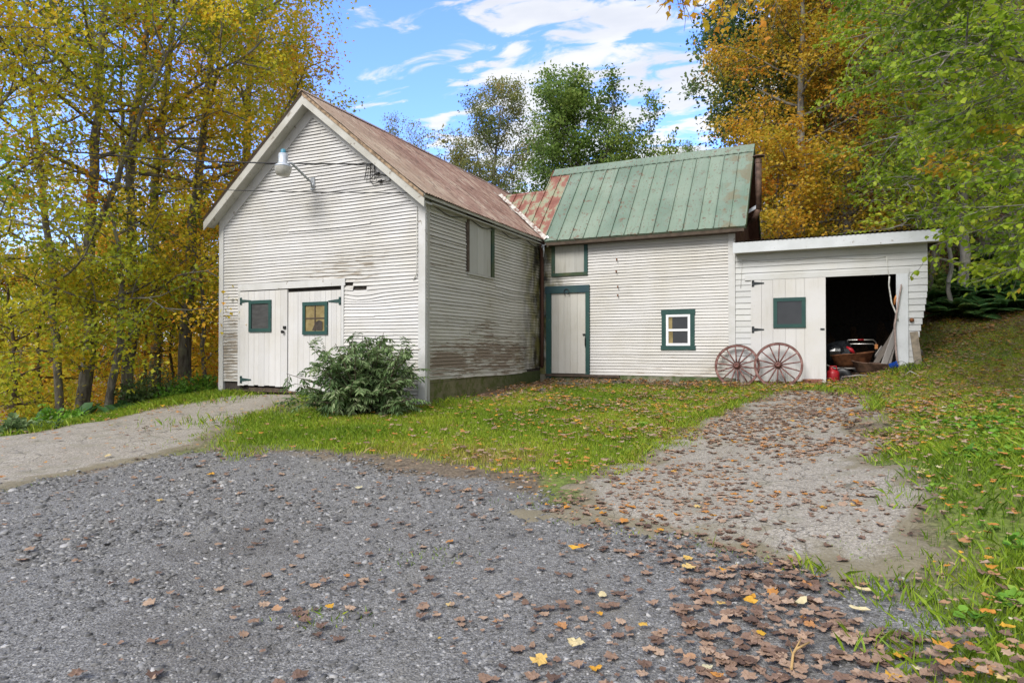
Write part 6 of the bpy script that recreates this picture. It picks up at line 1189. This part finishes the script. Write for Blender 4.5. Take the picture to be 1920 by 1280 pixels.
protos = {}; LT = [(.2, 'dark brown'), (.39, 'dull brown'), (.53, 'tan brown'), (.67, 'pale tan'), (.77, 'rust orange'), (.88, 'bright orange'), (2, 'yellow')]
special = {}
def near_px(px, py): q = G(px, py); return int(np.argmin(np.hypot(X-q[0], Y-q[1])+np.where(np.isin(np.arange(n), big), 0, 99)))
for (px, py), tn, kd, lab in (((1010, 1253), .95, 0, 'bright yellow maple leaf lying alone on the gravel at the bottom middle'), ((1080, 1222), .985, 0, 'pale cream leaf on the gravel up and right of the bright yellow leaf'), ((1078, 1037), .92, 6, 'small golden leaf standing out on the gravel below the middle'), ((1610, 1155), .99, 6, 'long cream oval leaf on the brown leaf heap'), ((1500, 1143), .99, 7, 'shorter cream oval leaf left on the brown leaf heap'), ((1620, 1118), .985, 6, 'cream blade-like leaf at the upper edge of the brown leaf heap'), ((1770, 1235), .86, 2, 'orange maple leaf in the near grass at the lower right'), ((245, 1092), .86, 1, 'lone orange leaf on the gravel in the lower left'), ((1290, 1075), .96, 0, 'pale yellow leaf on the gravel near the asphalt edge'), ((395, 895), .9, 3, 'orange-yellow leaf on the far gravel below the barn driveway')):
    q = G(px, py); i = near_px(px, py); X[i], Y[i] = q[0], q[1]; Zl[i] = g1(q[0], q[1])+(.05 if px == 1770 else .034); tone[i] = tn; vi[i] = kd; S[i] = .075 if kd < 6 else .10; special[i] = lab
for i in big:
    ci = next(k for k, (t_, _) in enumerate(LT) if tone[i] < t_); v = int(vi[i]); key = (v, ci if i not in special else i)
    lab = special.get(int(i)) or '%s %s leaf lying %s' % (LT[ci][1], 'curled maple' if v < 6 else 'narrow oval', WHERE(i))
    if key not in protos:
        Vv, Fv = leaf_full(v); me = bpy.data.meshes.new('fallen_leaf'); me.from_pydata(Vv.tolist(), [], Fv); a_ = me.attributes.new('t', 'FLOAT', 'POINT'); tt = float(np.clip(tone[i], 0, 1)); a_.data.foreach_set('value', np.full(len(Vv), tt, np.float32)); me.materials.append(M['litter'])
        o = bpy.data.objects.new('fallen_leaf', me); link(o); protos[key] = o; o['category'] = 'leaf'
    else: o = protos[key].copy(); link(o)
    o['label'] = lab; o['group'] = 'fallen leaves on the ground'; Mx = place(i); o.matrix_world = Matrix(((*Mx[0], X[i]), (*Mx[1], Y[i]), (*Mx[2], Zl[i]), (0, 0, 0, 1)))
# bare twig at the bottom of the heap
q = G(1500, 1262); mb = MB(); d_ = [G(1484, 1275), G(1487, 1250), G(1492, 1246), G(1518, 1236)]; mb.tube([p+np.array([0, 0, .05+.01*i]) for i, p in enumerate(d_)], [.006, .006, .006, .004], 6); mb.tube([d_[1]+np.array([0, 0, .06]), G(1503, 1232)+np.array([0, 0, .09])], [.005, .003], 5); mb.tube([d_[1]+np.array([0, 0, .05]), G(1481, 1232)+np.array([0, 0, .05])], [.004, .002], 5)
solo('twig', mb, plain('straw_twig', (.42, .27, .11), .7), 'forked straw-coloured twig on the brown leaves at the bottom edge', 'twig', fr=False)

SKY_CLOUD_LO, SKY_CLOUD_HI, SKY_TINT, EXPO = (1.62, 1.68, 1.8), (2.1, 2.1, 2.1), (.50, .60, .96), 1.78
# ------------------------------------------------------------------ sky, sun, view
SUN_EL, SUN_AZ = 42, 217     # azimuth the light comes from, clockwise from +Y
w = bpy.data.worlds.new('World'); sc.world = w; w.use_nodes = True; nt = w.node_tree; nt.nodes.clear()
class WB(NB):
    def __init__(s): s.nt = nt
b = WB(); wo = nt.nodes.new('ShaderNodeOutputWorld'); bg = nt.nodes.new('ShaderNodeBackground'); nt.links.new(bg.outputs[0], wo.inputs[0])
sky = nt.nodes.new('ShaderNodeTexSky'); sky.sky_type = 'NISHITA'; sky.sun_disc = False; sky.sun_elevation = R(SUN_EL); sky.sun_rotation = R(SUN_AZ); sky.air_density = 1.0; sky.dust_density = .4; sky.ozone_density = 2.2
d = b.co(kind='Generated'); dx, dy, dz = (b.n('ShaderNodeSeparateXYZ', i, None, i0=d) for i in range(3))
zz = b.ma('ADD', b.ma('MAXIMUM', dz, 0.), .16); cx, cy = b.ma('DIVIDE', dx, zz), b.ma('DIVIDE', dy, zz)
pv = b.n('ShaderNodeCombineXYZ', 0, None, i0=b.ma('ADD', b.mul(cx, .75), b.mul(cy, -.45)), i1=b.ma('ADD', b.mul(cy, 1.5), b.mul(cx, .55)), i2=1.7)
big = b.noise(.55, 3, pv); puff = b.noise(7.2, 8, pv, .56, .5)
cov = b.ma('ADD', b.mr(dx, -.28, .06, -.12, .055), b.mr(dz, .34, .12, -.0, .10)); cov = b.ma('ADD', cov, b.ma('ADD', b.mr(dy, .15, -.35, 0., .5), b.mr(dz, .62, .85, 0., .25)))  # dy term adds unseen cloud behind the camera as neutral fill light
f = b.ma('ADD', b.ma('ADD', b.mul(puff, .84), b.mul(big, .16)), cov)
cl = b.mr(f, .485, .60); shade = b.mr(b.noise(3.4, 6, pv), .35, .7)
cloudc = b.mx(shade, SKY_CLOUD_LO, SKY_CLOUD_HI)
tint = b.mx(1.0, sky.outputs[0], SKY_TINT, 'MULTIPLY')
nt.links.new(b.mx(b.mul(cl, .95), tint, cloudc), bg.inputs[0]); bg.inputs[1].default_value = .15
sl = bpy.data.lights.new('sun', 'SUN'); sl.energy = 1.15; sl.angle = R(26); sl.color = (1, .965, .91); so = bpy.data.objects.new('sun', sl); COL.objects.link(so)
az = R(SUN_AZ); so.rotation_euler = Vector((-math.sin(az)*math.cos(R(SUN_EL)), -math.cos(az)*math.cos(R(SUN_EL)), -math.sin(R(SUN_EL)))).to_track_quat('-Z', 'Y').to_euler()
so.location = (-6, -6, 20)
vs_ = sc.view_settings; vs_.view_transform = 'Standard'; vs_.look = 'None'; vs_.exposure = EXPO; vs_.gamma = 1; vs_.use_curve_mapping = False
sc.cycles.use_denoising = True; sc.cycles.max_bounces = 8; sc.cycles.transparent_max_bounces = 8; sc.cycles.diffuse_bounces = 6
